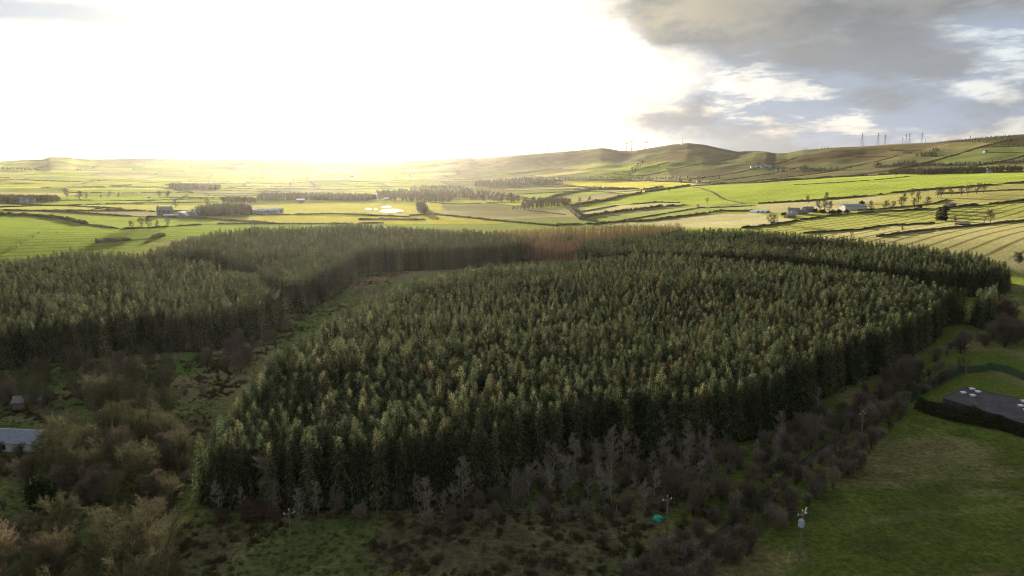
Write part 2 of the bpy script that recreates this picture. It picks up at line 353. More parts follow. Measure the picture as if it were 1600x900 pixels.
def ground_colour(x, y, z):
    r = np.hypot(x, y); n = len(x)
    u, v = grid_uv(x, y); iu = np.floor(u); iv = np.floor(v)
    h = hash2(iu, iv, 5); C = np.zeros((n, 3)); k = (h*len(GREENS)).astype(int) % len(GREENS)
    C[:] = np.array(GREENS)[k]
    px, py = project(x, y, z)
    # rough pasture and moor on the higher ground, albedo lowered to paint in cloud shade
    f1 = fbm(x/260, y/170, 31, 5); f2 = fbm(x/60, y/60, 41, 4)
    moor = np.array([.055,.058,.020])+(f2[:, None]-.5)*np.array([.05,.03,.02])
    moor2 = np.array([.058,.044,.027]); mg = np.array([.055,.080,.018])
    moor_shaded = moor*(1-ss(f1, .52, .62))[:, None]+moor2*ss(f1, .52, .62)[:, None]
    moor_shaded = moor_shaded*(1-ss(f1, .44, .38))[:, None]+mg*ss(f1, .44, .38)[:, None]
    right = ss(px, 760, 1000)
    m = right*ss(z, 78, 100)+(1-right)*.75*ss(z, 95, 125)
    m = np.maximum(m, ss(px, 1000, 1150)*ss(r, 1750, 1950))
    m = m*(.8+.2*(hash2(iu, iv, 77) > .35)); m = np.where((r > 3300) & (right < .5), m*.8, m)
    C = C*(1-m[:, None])+moor_shaded*m[:, None]
    # the valley in the middle is duller scrub and rush
    mid = ss(px, 640, 760)*(1-ss(px, 840, 960))*ss(r, 820, 1000)*(hash2(iu, iv, 12) > .3)
    C = C*(1-.8*mid[:, None])+np.array([.095,.085,.045])*.8*mid[:, None]
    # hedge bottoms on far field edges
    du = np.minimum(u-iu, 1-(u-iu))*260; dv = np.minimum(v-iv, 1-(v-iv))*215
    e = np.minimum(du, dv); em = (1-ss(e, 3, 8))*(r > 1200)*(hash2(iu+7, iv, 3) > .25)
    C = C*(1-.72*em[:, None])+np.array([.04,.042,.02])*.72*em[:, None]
    stripe = np.zeros(n); sdir = np.zeros(n)
    sel = np.nonzero((r > 480) & (r < 3200))[0]
    for i, (P, c) in enumerate(FIELDS):
        m = inpoly(px[sel], py[sel], P); C[sel[m]] = np.array(c)*(.94+.12*hash2(iu[sel[m]], iv[sel[m]], 2))[:, None]
        stripe[sel[m]] = 1.0 if i in (10, 12, 13) else (.55 if i in (5, 6, 7, 0, 2) else .2)
    far = (r > 560); C = np.where(far[:, None], C*(1+(f2[:, None]-.5)*.30), C)
    # near ground: rough grass
    nr = 1-ss(r, 470, 540)
    g = fbm(x/16, y/16, 51, 4); g2 = fbm(x/5, y/5, 61, 3)
    rough = np.array([.056,.070,.022])*(1-ss(g, .42, .66))[:, None]+np.array([.055,.048,.026])*ss(g, .45, .6)[:, None]
    rough = rough+np.array([.05,.052,.018])*ss(g2, .55, .8)[:, None]*.5
    ride = fbm(x/22, y/22, 71, 4)
    ridec = np.array([.055,.085,.022])*(1-ss(ride, .45, .6))[:, None]+np.array([.10,.088,.045])*ss(ride, .45, .6)[:, None]
    rm = ss(y, 165, 200)*(x < 40); rough = rough*(1-rm[:, None])+ridec*rm[:, None]
    fl = ss(x-(.60*y-42), -3, 3)                       # the mown field at the lower right
    gf = fbm(x/20, y/11, 81, 4); gb = fbm(x/9, y/7, 85, 4)
    fieldc = np.array([.056,.072,.015])*(1-ss(gf, .5, .68))[:, None]+np.array([.098,.092,.038])*ss(gf, .5, .68)[:, None]
    fieldc = fieldc*(1-.45*ss(gb, .6, .75))[:, None]+np.array([.03,.04,.012])*.45*ss(gb, .6, .75)[:, None]
    for T_ in ([(1345,757),(1420,750),(1500,744),(1600,740)],[(1370,814),(1450,803),(1530,797),(1600,788)]):
        W_ = [flat(*q) for q in T_]; dd = np.where(nr > 0, polydist(x, y, W_), 99); rut = (1-ss(np.minimum(abs(dd-.8), dd), .25, .9))*.28; fieldc = fieldc*(1-rut[:, None])+np.array([.12,.115,.05])*rut[:, None]
    rough = rough*(1-fl[:, None])+fieldc*fl[:, None]
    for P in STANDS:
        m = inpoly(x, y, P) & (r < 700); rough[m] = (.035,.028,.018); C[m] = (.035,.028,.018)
    C = C*(1-nr[:, None])+rough*nr[:, None]
    C = np.where((r > 500)[:, None], np.stack([np.minimum(C[:,0]*1.04, C[:,1]*.88*np.where(z > 85, 1.18, 1.04)), C[:,1]*.84, np.minimum(C[:,2]*1.5, C[:,1]*.42)], 1), C*1.6)
    return np.clip(C, .005, .6), stripe*(1-nr)

def mat_ground():
    m = bpy.data.materials.new('grassland'); m.use_nodes = True; t = NT(m.node_tree)
    out = t.node('ShaderNodeOutputMaterial'); b = t.node('ShaderNodeBsdfPrincipled'); t.l.new(b.outputs[0], out.inputs[0])
    geo = t.node('ShaderNodeNewGeometry'); P = geo.outputs['Position']
    a = t.node('ShaderNodeAttribute', attribute_name='land'); st = t.node('ShaderNodeAttribute', attribute_name='stripe')
    n1 = t.noise(P, .9, 6, .7); n2 = t.noise(P, .06, 5, .6); n3 = t.noise(P, .012, 4, .6)
    f = t.math('ADD', .32, t.math('MULTIPLY', t.sstep(n1, .2, .8), .92)); f = t.math('MULTIPLY', f, t.math('ADD', .68, t.math('MULTIPLY', n2, .64)))
    f = t.math('MULTIPLY', f, t.math('ADD', .8, t.math('MULTIPLY', n3, .4)))
    mp = t.node('ShaderNodeMapping'); t.l.new(P, mp.inputs[0]); mp.inputs['Rotation'].default_value = (0, 0, R(-37))
    wv = t.node('ShaderNodeTexWave', bands_direction='Y'); t.l.new(mp.outputs[0], wv.inputs[0])
    wv.inputs['Scale'].default_value = .021; wv.inputs['Distortion'].default_value = 1.2; wv.inputs['Detail'].default_value = 3; wv.inputs['Detail Scale'].default_value = .35
    ln = t.sstep(wv.outputs['Fac'], .78, .98)
    f = t.math('MULTIPLY', f, t.math('SUBTRACT', 1.0, t.math('MULTIPLY', t.math('MULTIPLY', ln, st.outputs['Fac']), .55)))
    col = t.mix(1.0, a.outputs['Color'], t.comb(f, f, f), 'MULTIPLY')
    t.l.new(col, b.inputs['Base Color']); b.inputs['Roughness'].default_value = .85
    b.inputs['Specular IOR Level'].default_value = .0
    b.inputs['Sheen Weight'].default_value = .6; b.inputs['Sheen Roughness'].default_value = .5; t.l.new(t.mix(1.0, col, (2.7, 2.7, 2.9), 'MULTIPLY'), b.inputs['Sheen Tint'])
    bp = t.node('ShaderNodeBump'); bp.inputs['Strength'].default_value = .9; bp.inputs['Distance'].default_value = .5
    t.l.new(t.noise(P, .8, 5, .7), bp.inputs['Height']); t.l.new(bp.outputs[0], b.inputs['Normal'])
    return m
def build_ground():
    fa = np.linspace(R(-46), R(46), 1150); ca = np.linspace(R(46), R(314), 60)[1:-1]
    az = np.concatenate([fa, ca]); nr = 640
    r = np.concatenate([[2, 20, 45], np.exp(np.linspace(math.log(70), math.log(9400), nr-3))])
    A, RR2 = np.meshgrid(az, r, indexing='ij'); x = (RR2*np.sin(A)).ravel(); y = (RR2*np.cos(A)).ravel()
    z = zt(x, y); back = np.abs(((A.ravel()+math.pi) % (2*math.pi))-math.pi) > R(55)
    z = np.where(back & (np.hypot(x, y) > 560), np.minimum(z, 40), z)
    na = len(az); i = np.arange(na)[:, None]; j = np.arange(nr-1)[None, :]; i2 = (i+1) % na
    F4 = np.stack([i*nr+j, i*nr+j+1, i2*nr+j+1, i2*nr+j], -1).reshape(-1, 4)
    o = mk('ground', np.stack([x, y, z], 1), F4, mat_ground(), smooth=True)
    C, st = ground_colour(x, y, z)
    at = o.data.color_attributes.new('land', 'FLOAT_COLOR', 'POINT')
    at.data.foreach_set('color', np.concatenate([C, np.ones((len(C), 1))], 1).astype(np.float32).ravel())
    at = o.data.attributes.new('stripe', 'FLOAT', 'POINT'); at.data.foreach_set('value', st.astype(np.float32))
    tag(o, 'rolling green farmland, rough grass and hills under the whole scene', 'ground', kind='structure')
    return o, z.min()
ground, ZMIN = build_ground()

# air: pale even haze round everything
def build_haze():
    b = MB(); b.box(-10500, 10500, -10500, 10500, ZMIN-1, 460)
    m = bpy.data.materials.new('haze'); m.use_nodes = True; t = NT(m.node_tree)
    out = t.node('ShaderNodeOutputMaterial'); v = t.node('ShaderNodeVolumePrincipled')
    v.inputs['Color'].default_value = (1, .97, .92, 1); v.inputs['Density'].default_value = .9e-5; v.inputs['Anisotropy'].default_value = .72
    t.l.new(v.outputs[0], out.inputs['Volume'])
    o = b.build('haze', m); tag(o, 'thin sunlit haze over the whole valley', 'haze', kind='stuff')
build_haze()

# ------------------------------------------------------------------ materials
def mat(name, col, rough=.8, var=.25, scale=2.0, transl=0.0, rnd=0.0, col2=None, metal=0.0, rndhue=None, spec=.3, isl=0.0):
    m = bpy.data.materials.new(name); m.use_nodes = True; t = NT(m.node_tree)
    out = t.node('ShaderNodeOutputMaterial'); b = t.node('ShaderNodeBsdfPrincipled')
    tc = t.node('ShaderNodeTexCoord'); n = t.noise(tc.outputs['Object'], scale, 4, .6)
    c = t.mix(t.sstep(n, .35, .65), tuple(col), tuple(col2 or [x*(1-var) for x in col]))
    if rnd or rndhue:
        oi = t.node('ShaderNodeObjectInfo')
        if rndhue: c = t.mix(t.math('MULTIPLY', t.math('POWER', oi.outputs['Random'], 2.0), 1.0), c, tuple(rndhue))
        rr = t.math('FRACT', t.math('MULTIPLY', oi.outputs['Random'], 7.13))
        f = t.math('ADD', 1-rnd, t.math('MULTIPLY', rr, 2*rnd)); c = t.mix(1.0, c, t.comb(f, f, f), 'MULTIPLY')
    if isl:
        ge = t.node('ShaderNodeNewGeometry'); f = t.math('ADD', 1-isl*.8, t.math('MULTIPLY', t.math('POWER', ge.outputs['Random Per Island'], 2.2), isl*2.6)); c = t.mix(1.0, c, t.comb(f, f, f), 'MULTIPLY')
    t.l.new(c, b.inputs['Base Color']); b.inputs['Roughness'].default_value = rough; b.inputs['Metallic'].default_value = metal
    b.inputs['Specular IOR Level'].default_value = spec
    if transl:
        tr = t.node('ShaderNodeBsdfTranslucent'); t.l.new(c, tr.inputs[0]); mx = t.node('ShaderNodeMixShader'); mx.inputs[0].default_value = transl
        t.l.new(b.outputs[0], mx.inputs[1]); t.l.new(tr.outputs[0], mx.inputs[2]); t.l.new(mx.outputs[0], out.inputs[0])
    else: t.l.new(b.outputs[0], out.inputs[0])
    return m
M = dict(
 spruce=mat('spruce needles', (.098,.120,.060), .7, isl=.75, transl=.50, rnd=.36, col2=(.072,.100,.054), scale=.8, rndhue=(.18,.18,.09), spec=.0),
 spruce_brown=mat('dying needles', (.16,.085,.045), .8, transl=.3, rnd=.25, spec=.03),
 larch=mat('larch twigs', (.30,.19,.105), .8, transl=.3, rnd=.3, rndhue=(.24,.165,.10), spec=.03),
 bark=mat('dark bark', (.06,.048,.036), .9), twig=mat('purple brown twigs', (.19,.148,.108), .9, rnd=.25, transl=.15, rndhue=(.25,.215,.15), spec=.03),
 birchbark=mat('pale birch bark', (.34,.31,.27), .8, scale=5), birchtwig=mat('grey birch twigs', (.32,.275,.215), .9, rnd=.25, transl=.15, spec=.03),
 olivebark=mat('mossy bark', (.21,.19,.085), .9), olivetwig=mat('olive lichen twigs', (.125,.125,.065), .9, rnd=.3, transl=.2, rndhue=(.17,.135,.09), spec=.03),
 redtwig=mat('red brown twigs', (.17,.11,.08), .9, rnd=.2, transl=.2, spec=.03),
 fartwig=mat('bare crown twigs', (.15,.125,.085), .9, rnd=.25, transl=.15, spec=.03),
 evergreen=mat('evergreen leaves', (.035,.06,.016), .6, transl=.25, rnd=.2, spec=.03), darkleaf=mat('dark hedge leaves', (.085,.095,.040), .7, transl=.2, rnd=.2, col2=(.045,.032,.02), spec=.03),
 hedge=mat('hedge twigs', (.17,.155,.08), .9, rnd=.25, transl=.35, scale=.3, col2=(.12,.108,.06), spec=.03), gorse=mat('yellow gorse', (.24,.26,.03), .7, transl=.3),
 heath=mat('brown heath', (.095,.075,.042), .9, rnd=.4, transl=.2, rndhue=(.10,.085,.04), spec=.03), tuft=mat('rough grass blades', (.10,.11,.040), .8, rnd=.35, transl=.35, rndhue=(.17,.145,.07), spec=.03),
 pole=mat('weathered pole wood', (.19,.165,.10), .8, scale=4), porcelain=mat('white porcelain', (.7,.72,.74), .3, .1), boxmetal=mat('pale blue grey metal', (.42,.50,.60), .4, .1),
 wire=mat('aluminium wire', (.12,.12,.12), .5, .05), steel=mat('galvanised steel', (.13,.13,.14), .7, .1), white=mat('white paint', (.78,.78,.76), .5, .08), turb_backlit=mat('turbine backlit grey', (.07,.07,.075), .5, .05),  # turbine colour: white paint darkened to a backlit silhouette tone
 slate=mat('blue grey roof', (.17,.20,.25), .6, .25, 1.5), grey=mat('grey sheet roof', (.30,.32,.35), .5, .2), render=mat('white render', (.72,.72,.70), .8, .1), brick=mat('red brick', (.22,.09,.055), .85, .3, 6),
 stone=mat('grey stone', (.17,.155,.13), .9, .3, 2), pinkstone=mat('pale stone', (.38,.30,.26), .9, .2), glass=mat('dark window glass', (.03,.035,.045), .15, .1), door=mat('painted door', (.10,.06,.04), .6),
 felt=mat('dark roof felt', (.082,.074,.080), .9, .45, .5), kerb=mat('dark blue edging', (.05,.06,.085), .6, .1), fence=mat('dark green fence steel', (.012,.065,.050), .5, .15), poly=mat('polythene skin', (.50,.56,.64), .4, .1),
 tarp=mat('green tarpaulin', (.02,.36,.20), .5, .15), tarmac=mat('worn dark tarmac', (.062,.056,.048), .9, .4, .9, spec=.05), yellow=mat('yellow guy guard', (.50,.45,.06), .5, .1), wool=mat('sheep wool', (.62,.60,.54), .9, .1),
 timber=mat('grey timber', (.24,.23,.20), .85, .3, 3), yellowrail=mat('pale rail', (.40,.36,.16), .7))

# ------------------------------------------------------------------ plants
class Tri:
    def __init__(s): s.v = []
    def tri(s, a, b, c): s.v += [a, b, c]
    def build(s, name, mat_, parent=None):
        v = np.array(s.v, dtype=np.float32); return mk(name, v, np.arange(len(v)).reshape(-1, 3), mat_, parent)
def spruce(rs, H=17.0, Rm=2.35, dens=1.0):
    """whorls of drooping feathered branches round a straight stem"""
    rr = random.Random(rs); T = Tri(); z = .9; k = 0
    while z < H-.25:
        f = z/H; L = Rm*(1-f)**.60*min(1, .45+f*4)+.18; nb = max(5, int((8-2.5*f)*dens))
        a0 = rr.random()*6.28
        for b in range(nb):
            a = a0+6.283*b/nb+rr.uniform(-.35, .35); l = L*rr.uniform(.68, 1.22)
            up = (1.0 if f > .90 else .62 if f > .76 else .25 if f > .6 else .05)+rr.uniform(-.12, .14)
            dx, dy = math.cos(a), math.sin(a); sx, sy = -dy, dx
            droop = .10+.22*(1-f)
            def P(t, s=0., dz=0.): return (dx*l*t+sx*s, dy*l*t+sy*s, z+l*(up*t-droop*t*t*1.6)+dz)
            w = .07+.035*l
            T.tri(P(.0, -w*.4), P(.0, w*.4), P(1.0)); T.tri(P(.45, -w*.9), P(.45, w*.9), P(1.12))
            for q in range(5):
                t = .22+.17*q+rr.uniform(-.04, .04); sl = l*(.34-.045*q)*rr.uniform(.8, 1.3)
                for sg in (-1, 1):
                    T.tri(P(t-.07), P(t+.06), P(min(t+.20, 1.08), sg*sl, -.12*l*rr.random()))
                if q % 2 == 0: T.tri(P(t-.08, 0), P(t+.1, 0), P(t+.06, rr.uniform(-.1, .1), -.16*l-.06))
        z += (.50-.16*f)*rr.uniform(.85, 1.15)
    for q in range(5):
        a = rr.random()*6.28; T.tri((.05, 0, H-.7), (-.05, 0, H-.7), (.04*math.cos(a), .04*math.sin(a), H+.25))
    return T
def stem(H, r0, n=6):
    b = MB(); b.tube([(0, 0, -.4), (0, 0, H*.5), (0, 0, H*.97)], [r0, r0*.6, .03], n); return b
def make_spruce(i, H, Rm, m):
    root = empty('spruce_tree'); stem(H, .20).build('trunk', M['bark'], root); spruce(i, H, Rm).build('crown', m, root); return root
def bare(rs, H, spread, stems=1, n1=9, n2=6, n3=6, thick=.16, tw=.03, lean=.0, droop=0., bole=.25, fine=1.0):
    """leafless tree: limbs as tapered tubes, twigs as slivers"""
    rr = np.random.default_rng(rs); B = MB(); T = Tri()
    def sliver(p, q, w):
        d = q-p; s = np.cross(d, rr.normal(size=3)); s /= np.linalg.norm(s)+1e-9; T.tri(tuple(p-s*w/2), tuple(p+s*w/2), tuple(q))
    def path(p, d, L, n, wob, grav=0.):
        pts = [p]
        for i in range(n):
            d = d+rr.normal(size=3)*wob+np.array([0, 0, grav]); d = d/np.linalg.norm(d); pts.append(pts[-1]+d*L/n)
        return pts, d
    def at(pts, t):
        x = t*(len(pts)-1); i = min(int(x), len(pts)-2); return pts[i]+(pts[i+1]-pts[i])*(x-i), pts[i+1]-pts[i]
    for s in range(stems):
        a = rr.uniform(0, 6.28); tl = (spread*.35/H*(1.2 if stems > 1 else .15))*rr.uniform(.5, 1.4)
        d = np.array([math.cos(a)*tl, math.sin(a)*tl, 1.]); d /= np.linalg.norm(d)
        hs = H*rr.uniform(.8, 1.0) if stems > 1 else H
        pts, _ = path(np.array([0, 0, -.3]), d, hs*.93, 6, .06)
        B.tube(pts, np.linspace(thick, .02, len(pts)), 5)
        for i in range(n1):
            t = bole+(1-bole)*(i+rr.random())/n1*.97; p, dd = at(pts, t); a = rr.uniform(0, 6.28); dd = dd/np.linalg.norm(dd)
            fr = (t-bole)/(1-bole); L = spread*(math.sqrt(max(.05, 1-(fr*1.35-.45)**2)))*rr.uniform(.6, 1.05)*(.6 if stems > 1 else 1)
            o = np.array([math.cos(a), math.sin(a), 0]); e = dd*(.45+.8*fr)+o*(1.0-.35*fr); e /= np.linalg.norm(e)
            lp, _ = path(p, e, L, 4, .13, .05-droop); B.tube(lp, np.linspace(thick*.36*(1-.6*t), .012, 5), 4)
            for j in range(n2):
                q, de = at(lp, .2+.8*(j+rr.random())/n2); de = de/np.linalg.norm(de); e2 = de+rr.normal(size=3)*.65+np.array([0, 0, .25-droop]); e2 /= np.linalg.norm(e2)
                L2 = L*.42*rr.uniform(.6, 1.2); tp, _ = path(q, e2, L2, 2, .15, -.1*droop)
                for k in range(2): sliver(tp[k], tp[k+1]+(tp[k+1]-tp[k])*.1, tw*1.5)
                for k in range(n3):
                    w, dw = at(tp, rr.random()); dw = dw/np.linalg.norm(dw); e3 = dw+rr.normal(size=3)*.6; e3 /= np.linalg.norm(e3)
                    l3 = L2*rr.uniform(.35, .8); q3 = w+e3*l3; sliver(w, q3, tw)
                    for _k in range(2):
                        m_ = w+e3*l3*rr.uniform(.2, .8); sliver(m_, m_+(e3+rr.normal(size=3)*.6)*l3*.5, tw*.8*fine)
    return B, T
def make_bare(name, bm_, tm, *a, **k):
    B, T = bare(*a, **k); root = empty(name); B.build('trunk', bm_, root); T.build('crown', tm, root); return root
def bush(rs, H, Rr, n=900, leaf=.22):
    rr = np.random.default_rng(rs); T = Tri(); cl = rr.normal(size=(14, 3)); cl /= np.linalg.norm(cl, axis=1)[:, None]
    for i in range(n):
        c = cl[rr.integers(14)]*rr.uniform(.35, .8); p = c+rr.normal(size=3)*.2; p = p/max(1, np.linalg.norm(p)*1.0)
        p = np.array([p[0]*Rr, p[1]*Rr, H*.5+p[2]*H*.5]); a, b = rr.normal(size=(2, 3))*leaf
        T.tri(tuple(p), tuple(p+a), tuple(p+b))
    return T
def scatter(name, xy, variants, scale, rot=None, idx=None, z=None, **tags):
    """one counted-by-nobody mass: points carrying copies of whole plants"""
    n = len(xy); me = bpy.data.meshes.new(name); me.vertices.add(n)
    z = zt(xy[:, 0], xy[:, 1]) if z is None else z
    me.vertices.foreach_set('co', np.stack([xy[:, 0], xy[:, 1], z], 1).astype(np.float32).ravel())
    rot = rng.uniform(0, 6.28, n) if rot is None else rot
    at = me.attributes.new('rot', 'FLOAT_VECTOR', 'POINT'); at.data.foreach_set('vector', np.stack([rng.normal(0, .03, n), rng.normal(0, .03, n), rot], 1).astype(np.float32).ravel())
    at = me.attributes.new('scl', 'FLOAT_VECTOR', 'POINT'); at.data.foreach_set('vector', np.asarray(scale, np.float32).ravel())
    idx = rng.integers(0, len(variants), n) if idx is None else idx
    at = me.attributes.new('idx', 'INT', 'POINT'); at.data.foreach_set('value', idx.astype(np.int32))
    o = bpy.data.objects.new(name, me); COL.objects.link(o); tag(o, kind='stuff', **tags)
    g = bpy.data.node_groups.new(name, 'GeometryNodeTree'); N = g.nodes; L = g.links
    g.interface.new_socket('Geometry', in_out='INPUT', socket_type='NodeSocketGeometry'); g.interface.new_socket('Geometry', in_out='OUTPUT', socket_type='NodeSocketGeometry')
    gi = N.new('NodeGroupInput'); go = N.new('NodeGroupOutput'); iop = N.new('GeometryNodeInstanceOnPoints'); J = N.new('GeometryNodeJoinGeometry')
    for v in reversed(variants):
        j = N.new('GeometryNodeJoinGeometry')
        for p in (v.children or [v]):
            oi = N.new('GeometryNodeObjectInfo'); oi.transform_space = 'ORIGINAL'; oi.inputs[0].default_value = p; L.new(oi.outputs['Geometry'], j.inputs[0])
        ti = N.new('GeometryNodeGeometryToInstance'); L.new(j.outputs[0], ti.inputs[0]); L.new(ti.outputs[0], J.inputs[0])
    def na(nm, ty):
        q = N.new('GeometryNodeInputNamedAttribute'); q.data_type = ty; q.inputs[0].default_value = nm; return q.outputs[0]
    L.new(gi.outputs[0], iop.inputs['Points']); L.new(J.outputs[0], iop.inputs['Instance']); iop.inputs['Pick Instance'].default_value = True
    L.new(na('idx', 'INT'), iop.inputs['Instance Index']); L.new(na('rot', 'FLOAT_VECTOR'), iop.inputs['Rotation']); L.new(na('scl', 'FLOAT_VECTOR'), iop.inputs['Scale'])
    L.new(iop.outputs[0], go.inputs[0]); md = o.modifiers.new('scatter', 'NODES'); md.node_group = g
    return o
def hexpts(P, s, jit=.33):
    P = np.array(P); x0, y0 = P.min(0); x1, y1 = P.max(0)
    X, Y = np.meshgrid(np.arange(x0, x1, s), np.arange(y0, y1, s*.87)); X = X+(np.arange(X.shape[0]) % 2)[:, None]*s/2
    X = X.ravel()+rng.uniform(-jit, jit, X.size)*s; Y = Y.ravel()+rng.uniform(-jit, jit, Y.size)*s
    m = inpoly(X, Y, P); return np.stack([X[m], Y[m]], 1)

SPR = [make_spruce(100+i, (16.2,17.4,16.8,18,15.6)[i], (2.7,2.5,3.1,2.9,3.3)[i], M['spruce']) for i in range(5)]
def tree_scale(xy, base=1.0):
    n = len(xy); s = base*(.93+.20*(fbm(xy[:, 0]/45, xy[:, 1]/45, 5, 3)-.5)*2*.6+rng.normal(0, .04, n)); s = np.clip(s, .6, 1.25)*.91
    w = s*rng.uniform(.85, 1.12, n); return np.stack([w, w, s], 1)
pm = hexpts(STAND_MAIN, 2.85); sm = tree_scale(pm)
keep = ~((vn(pm[:, 0]/7, pm[:, 1]/7, 99) > .93)); pm, sm = pm[keep], sm[keep]
fr = np.hypot(pm[:, 0], pm[:, 1]); order = np.argsort(fr-18*sm[:, 2]); near_i, rest_i = order[:285], order[285:]
rest = pm[rest_i]; rests = sm[rest_i]
deadmask = rng.random(len(rest)) < .014*(1+2.2*ss(rest[:, 0], 20, 140)); deadmask &= polydist(rest[:, 0], rest[:, 1], STAND_MAIN+STAND_MAIN[:1]) > 7; dead = np.nonzero(deadmask)[0]
first = True; used = [False]*5
for n_, i in enumerate(near_i):
    v = n_ % 5; x, y = pm[i]; loc = (x, y, float(zt(x, y)))
    qx = float(project(x, y, 8.0)[0]); zone = 0 if qx < 430 else 1 if qx < 800 else 2 if qx < 1100 else 3
    kw = dict(label=['dark green spruce at the left corner of the plantation, above the red brown shrubs', 'dark green front-row spruce behind the row of small birches under the plantation', 'dark green front-row spruce behind the taller birch scrub', 'dark green front-row spruce at the right, next to the shrubs along the lane'][zone],
              cat='spruce tree', group=['spruces at the left corner of the plantation', 'spruces behind the small birches', 'spruces behind the birch scrub', 'spruces near the lane'][zone])
    if not used[v]:
        o = SPR[v]; used[v] = True; o.location = loc; o.rotation_euler = (0, 0, rng.uniform(0, 6.28)); o.scale = sm[i]; tag(o, **kw)
    else: clone(SPR[v], loc, rng.uniform(0, 6.28), tuple(sm[i]), **kw)
dead_src = make_spruce(201, 16.5, 2.0, M['spruce_brown'])
dxy = rest[dead]; dsc = rests[dead]; od = np.argsort(np.hypot(dxy[:, 0], dxy[:, 1]))[:110]
for q, i in enumerate(od):
    loc = (*dxy[i], float(zt(*dxy[i]))); kw = dict(label='reddish brown dying spruce standing among the green ones', cat='spruce tree', group='brown dying spruces within the plantation')
    if q == 0: dead_src.location = loc; dead_src.scale = dsc[i]; tag(dead_src, **kw)
    else: clone(dead_src, loc, rng.uniform(0, 6.28), tuple(dsc[i]), **kw)
gm = ~deadmask
scatter('spruce_plantation', rest[gm], SPR, rests[gm], label='dense green spruce plantation filling the middle of the view behind its front rows', cat='plantation')
pb = hexpts(STAND_BACK, 3.1); scatter('spruce_plantation', pb, SPR, tree_scale(pb), label='narrow far strip of spruces behind the main plantation on the right', cat='plantation')
pk = hexpts(STAND_MID, 3.1); scatter('spruce_plantation', pk, SPR, tree_scale(pk, 1.05), label='middle stand of tall brownish spruces beyond the grassy ride', cat='plantation')
pl = hexpts(STAND_LEFT, 3.0); scatter('spruce_plantation', pl, SPR, tree_scale(pl, 1.0), label='left stand of spruces above the olive bare trees', cat='plantation')
larch_src = make_bare('larch_tree', M['bark'], M['larch'], 5, 16.5, 2.1, n1=34, n2=5, n3=5, thick=.17, tw=.05, droop=.25, bole=.15)
plx = hexpts(STAND_LARCH, 4.2); larch_src.location = (*plx[0], 0); tag(larch_src, 'reddish bare larch at the edge of the larch strip beyond the plantation', 'larch tree')
scatter('larch_strip', plx[1:], [larch_src], tree_scale(plx[1:], 1.22), label='strip of reddish brown larches along the far edge of the plantation', cat='larch strip')

# bare trees and scrub near the camera
BIR = [make_bare('birch_tree', M['birchbark'], M['birchtwig'], 300+i, 8.5, 2.1, n1=20, n2=8, n3=8, thick=.12, tw=.045, bole=.2) for i in range(3)]
SHR = [make_bare('bare_shrub', M['bark'], M['twig'], 320+i, 5.2, 3.3, stems=11, n1=9, n2=6, n3=6, thick=.06, tw=.045, bole=.1) for i in range(3)]
SHR += [make_bare('bare_shrub', M['bark'], M['twig'], 330, 4.2, 2.0, stems=6, n1=8, n2=6, n3=6, thick=.07, tw=.045, bole=.25), make_bare('bare_shrub', M['bark'], M['olivetwig'], 331, 6.5, 2.8, stems=4, n1=13, n2=7, n3=7, thick=.10, tw=.045, bole=.2), make_bare('bare_shrub', M['bark'], M['birchtwig'], 332, 3.4, 3.0, stems=13, n1=7, n2=6, n3=5, thick=.04, tw=.04, bole=.05)]
OLV = [make_bare('bare_tree', M['olivebark'], M['olivetwig'], 340+i, 10.5, 5.8, stems=3+i, n1=15, n2=8, n3=5, thick=.36, tw=.05, bole=.16) for i in range(3)]
RED = [make_bare('bare_shrub', M['bark'], M['redtwig'], 360, 4.4, 3.0, stems=7, n1=9, n2=7, n3=6, thick=.06, tw=.06, bole=.1)]
FAR = [make_bare('field_tree', M['bark'], M['fartwig'], 380+i, 13, 6.0, stems=1, n1=20, n2=8, n3=7, thick=.42, tw=.12, bole=.22) for i in range(3)]
PUR = [make_bare('bare_tree', M['bark'], M['twig'], 390+i, 9, 5.0, stems=5, n1=17, n2=10, n3=9, thick=.14, tw=.055, bole=.12) for i in range(2)]
seen = set()
def plant(src, px, py, s, label, cat, group=None, xy=None):
    p = hit(px, py) if xy is None else np.array([*xy, float(zt(*xy))])
    sc_ = (s*random.uniform(.9, 1.12), s*random.uniform(.9, 1.12), s); rz = random.uniform(0, 6.28)
    if src.name not in seen:
        seen.add(src.name); src.location = p; src.rotation_euler = (0, 0, rz); src.scale = sc_; return tag(src, label, cat, group)
    return clone(src, p, rz, sc_, label=label, cat=cat, group=group)
def many(P, n, srcs, lo, hi, label, cat, group, mind=2.2):
    P = [flat(*q) for q in P]; x0, y0 = np.min(P, 0); x1, y1 = np.max(P, 0); got = []; tries = 0
    while len(got) < n and tries < 6000:
        tries += 1; x, y = random.uniform(x0, x1), random.uniform(y0, y1)
        if not inpoly(np.array([x]), np.array([y]), P)[0] or any(math.hypot(x-a, y-b) < mind for a, b in got): continue
        if inpoly(np.array([x]), np.array([y]), STAND_MAIN)[0]: continue
        got.append((x, y)); plant(random.choice(srcs), 0, 0, random.uniform(lo, hi), label, cat, group, (x, y))
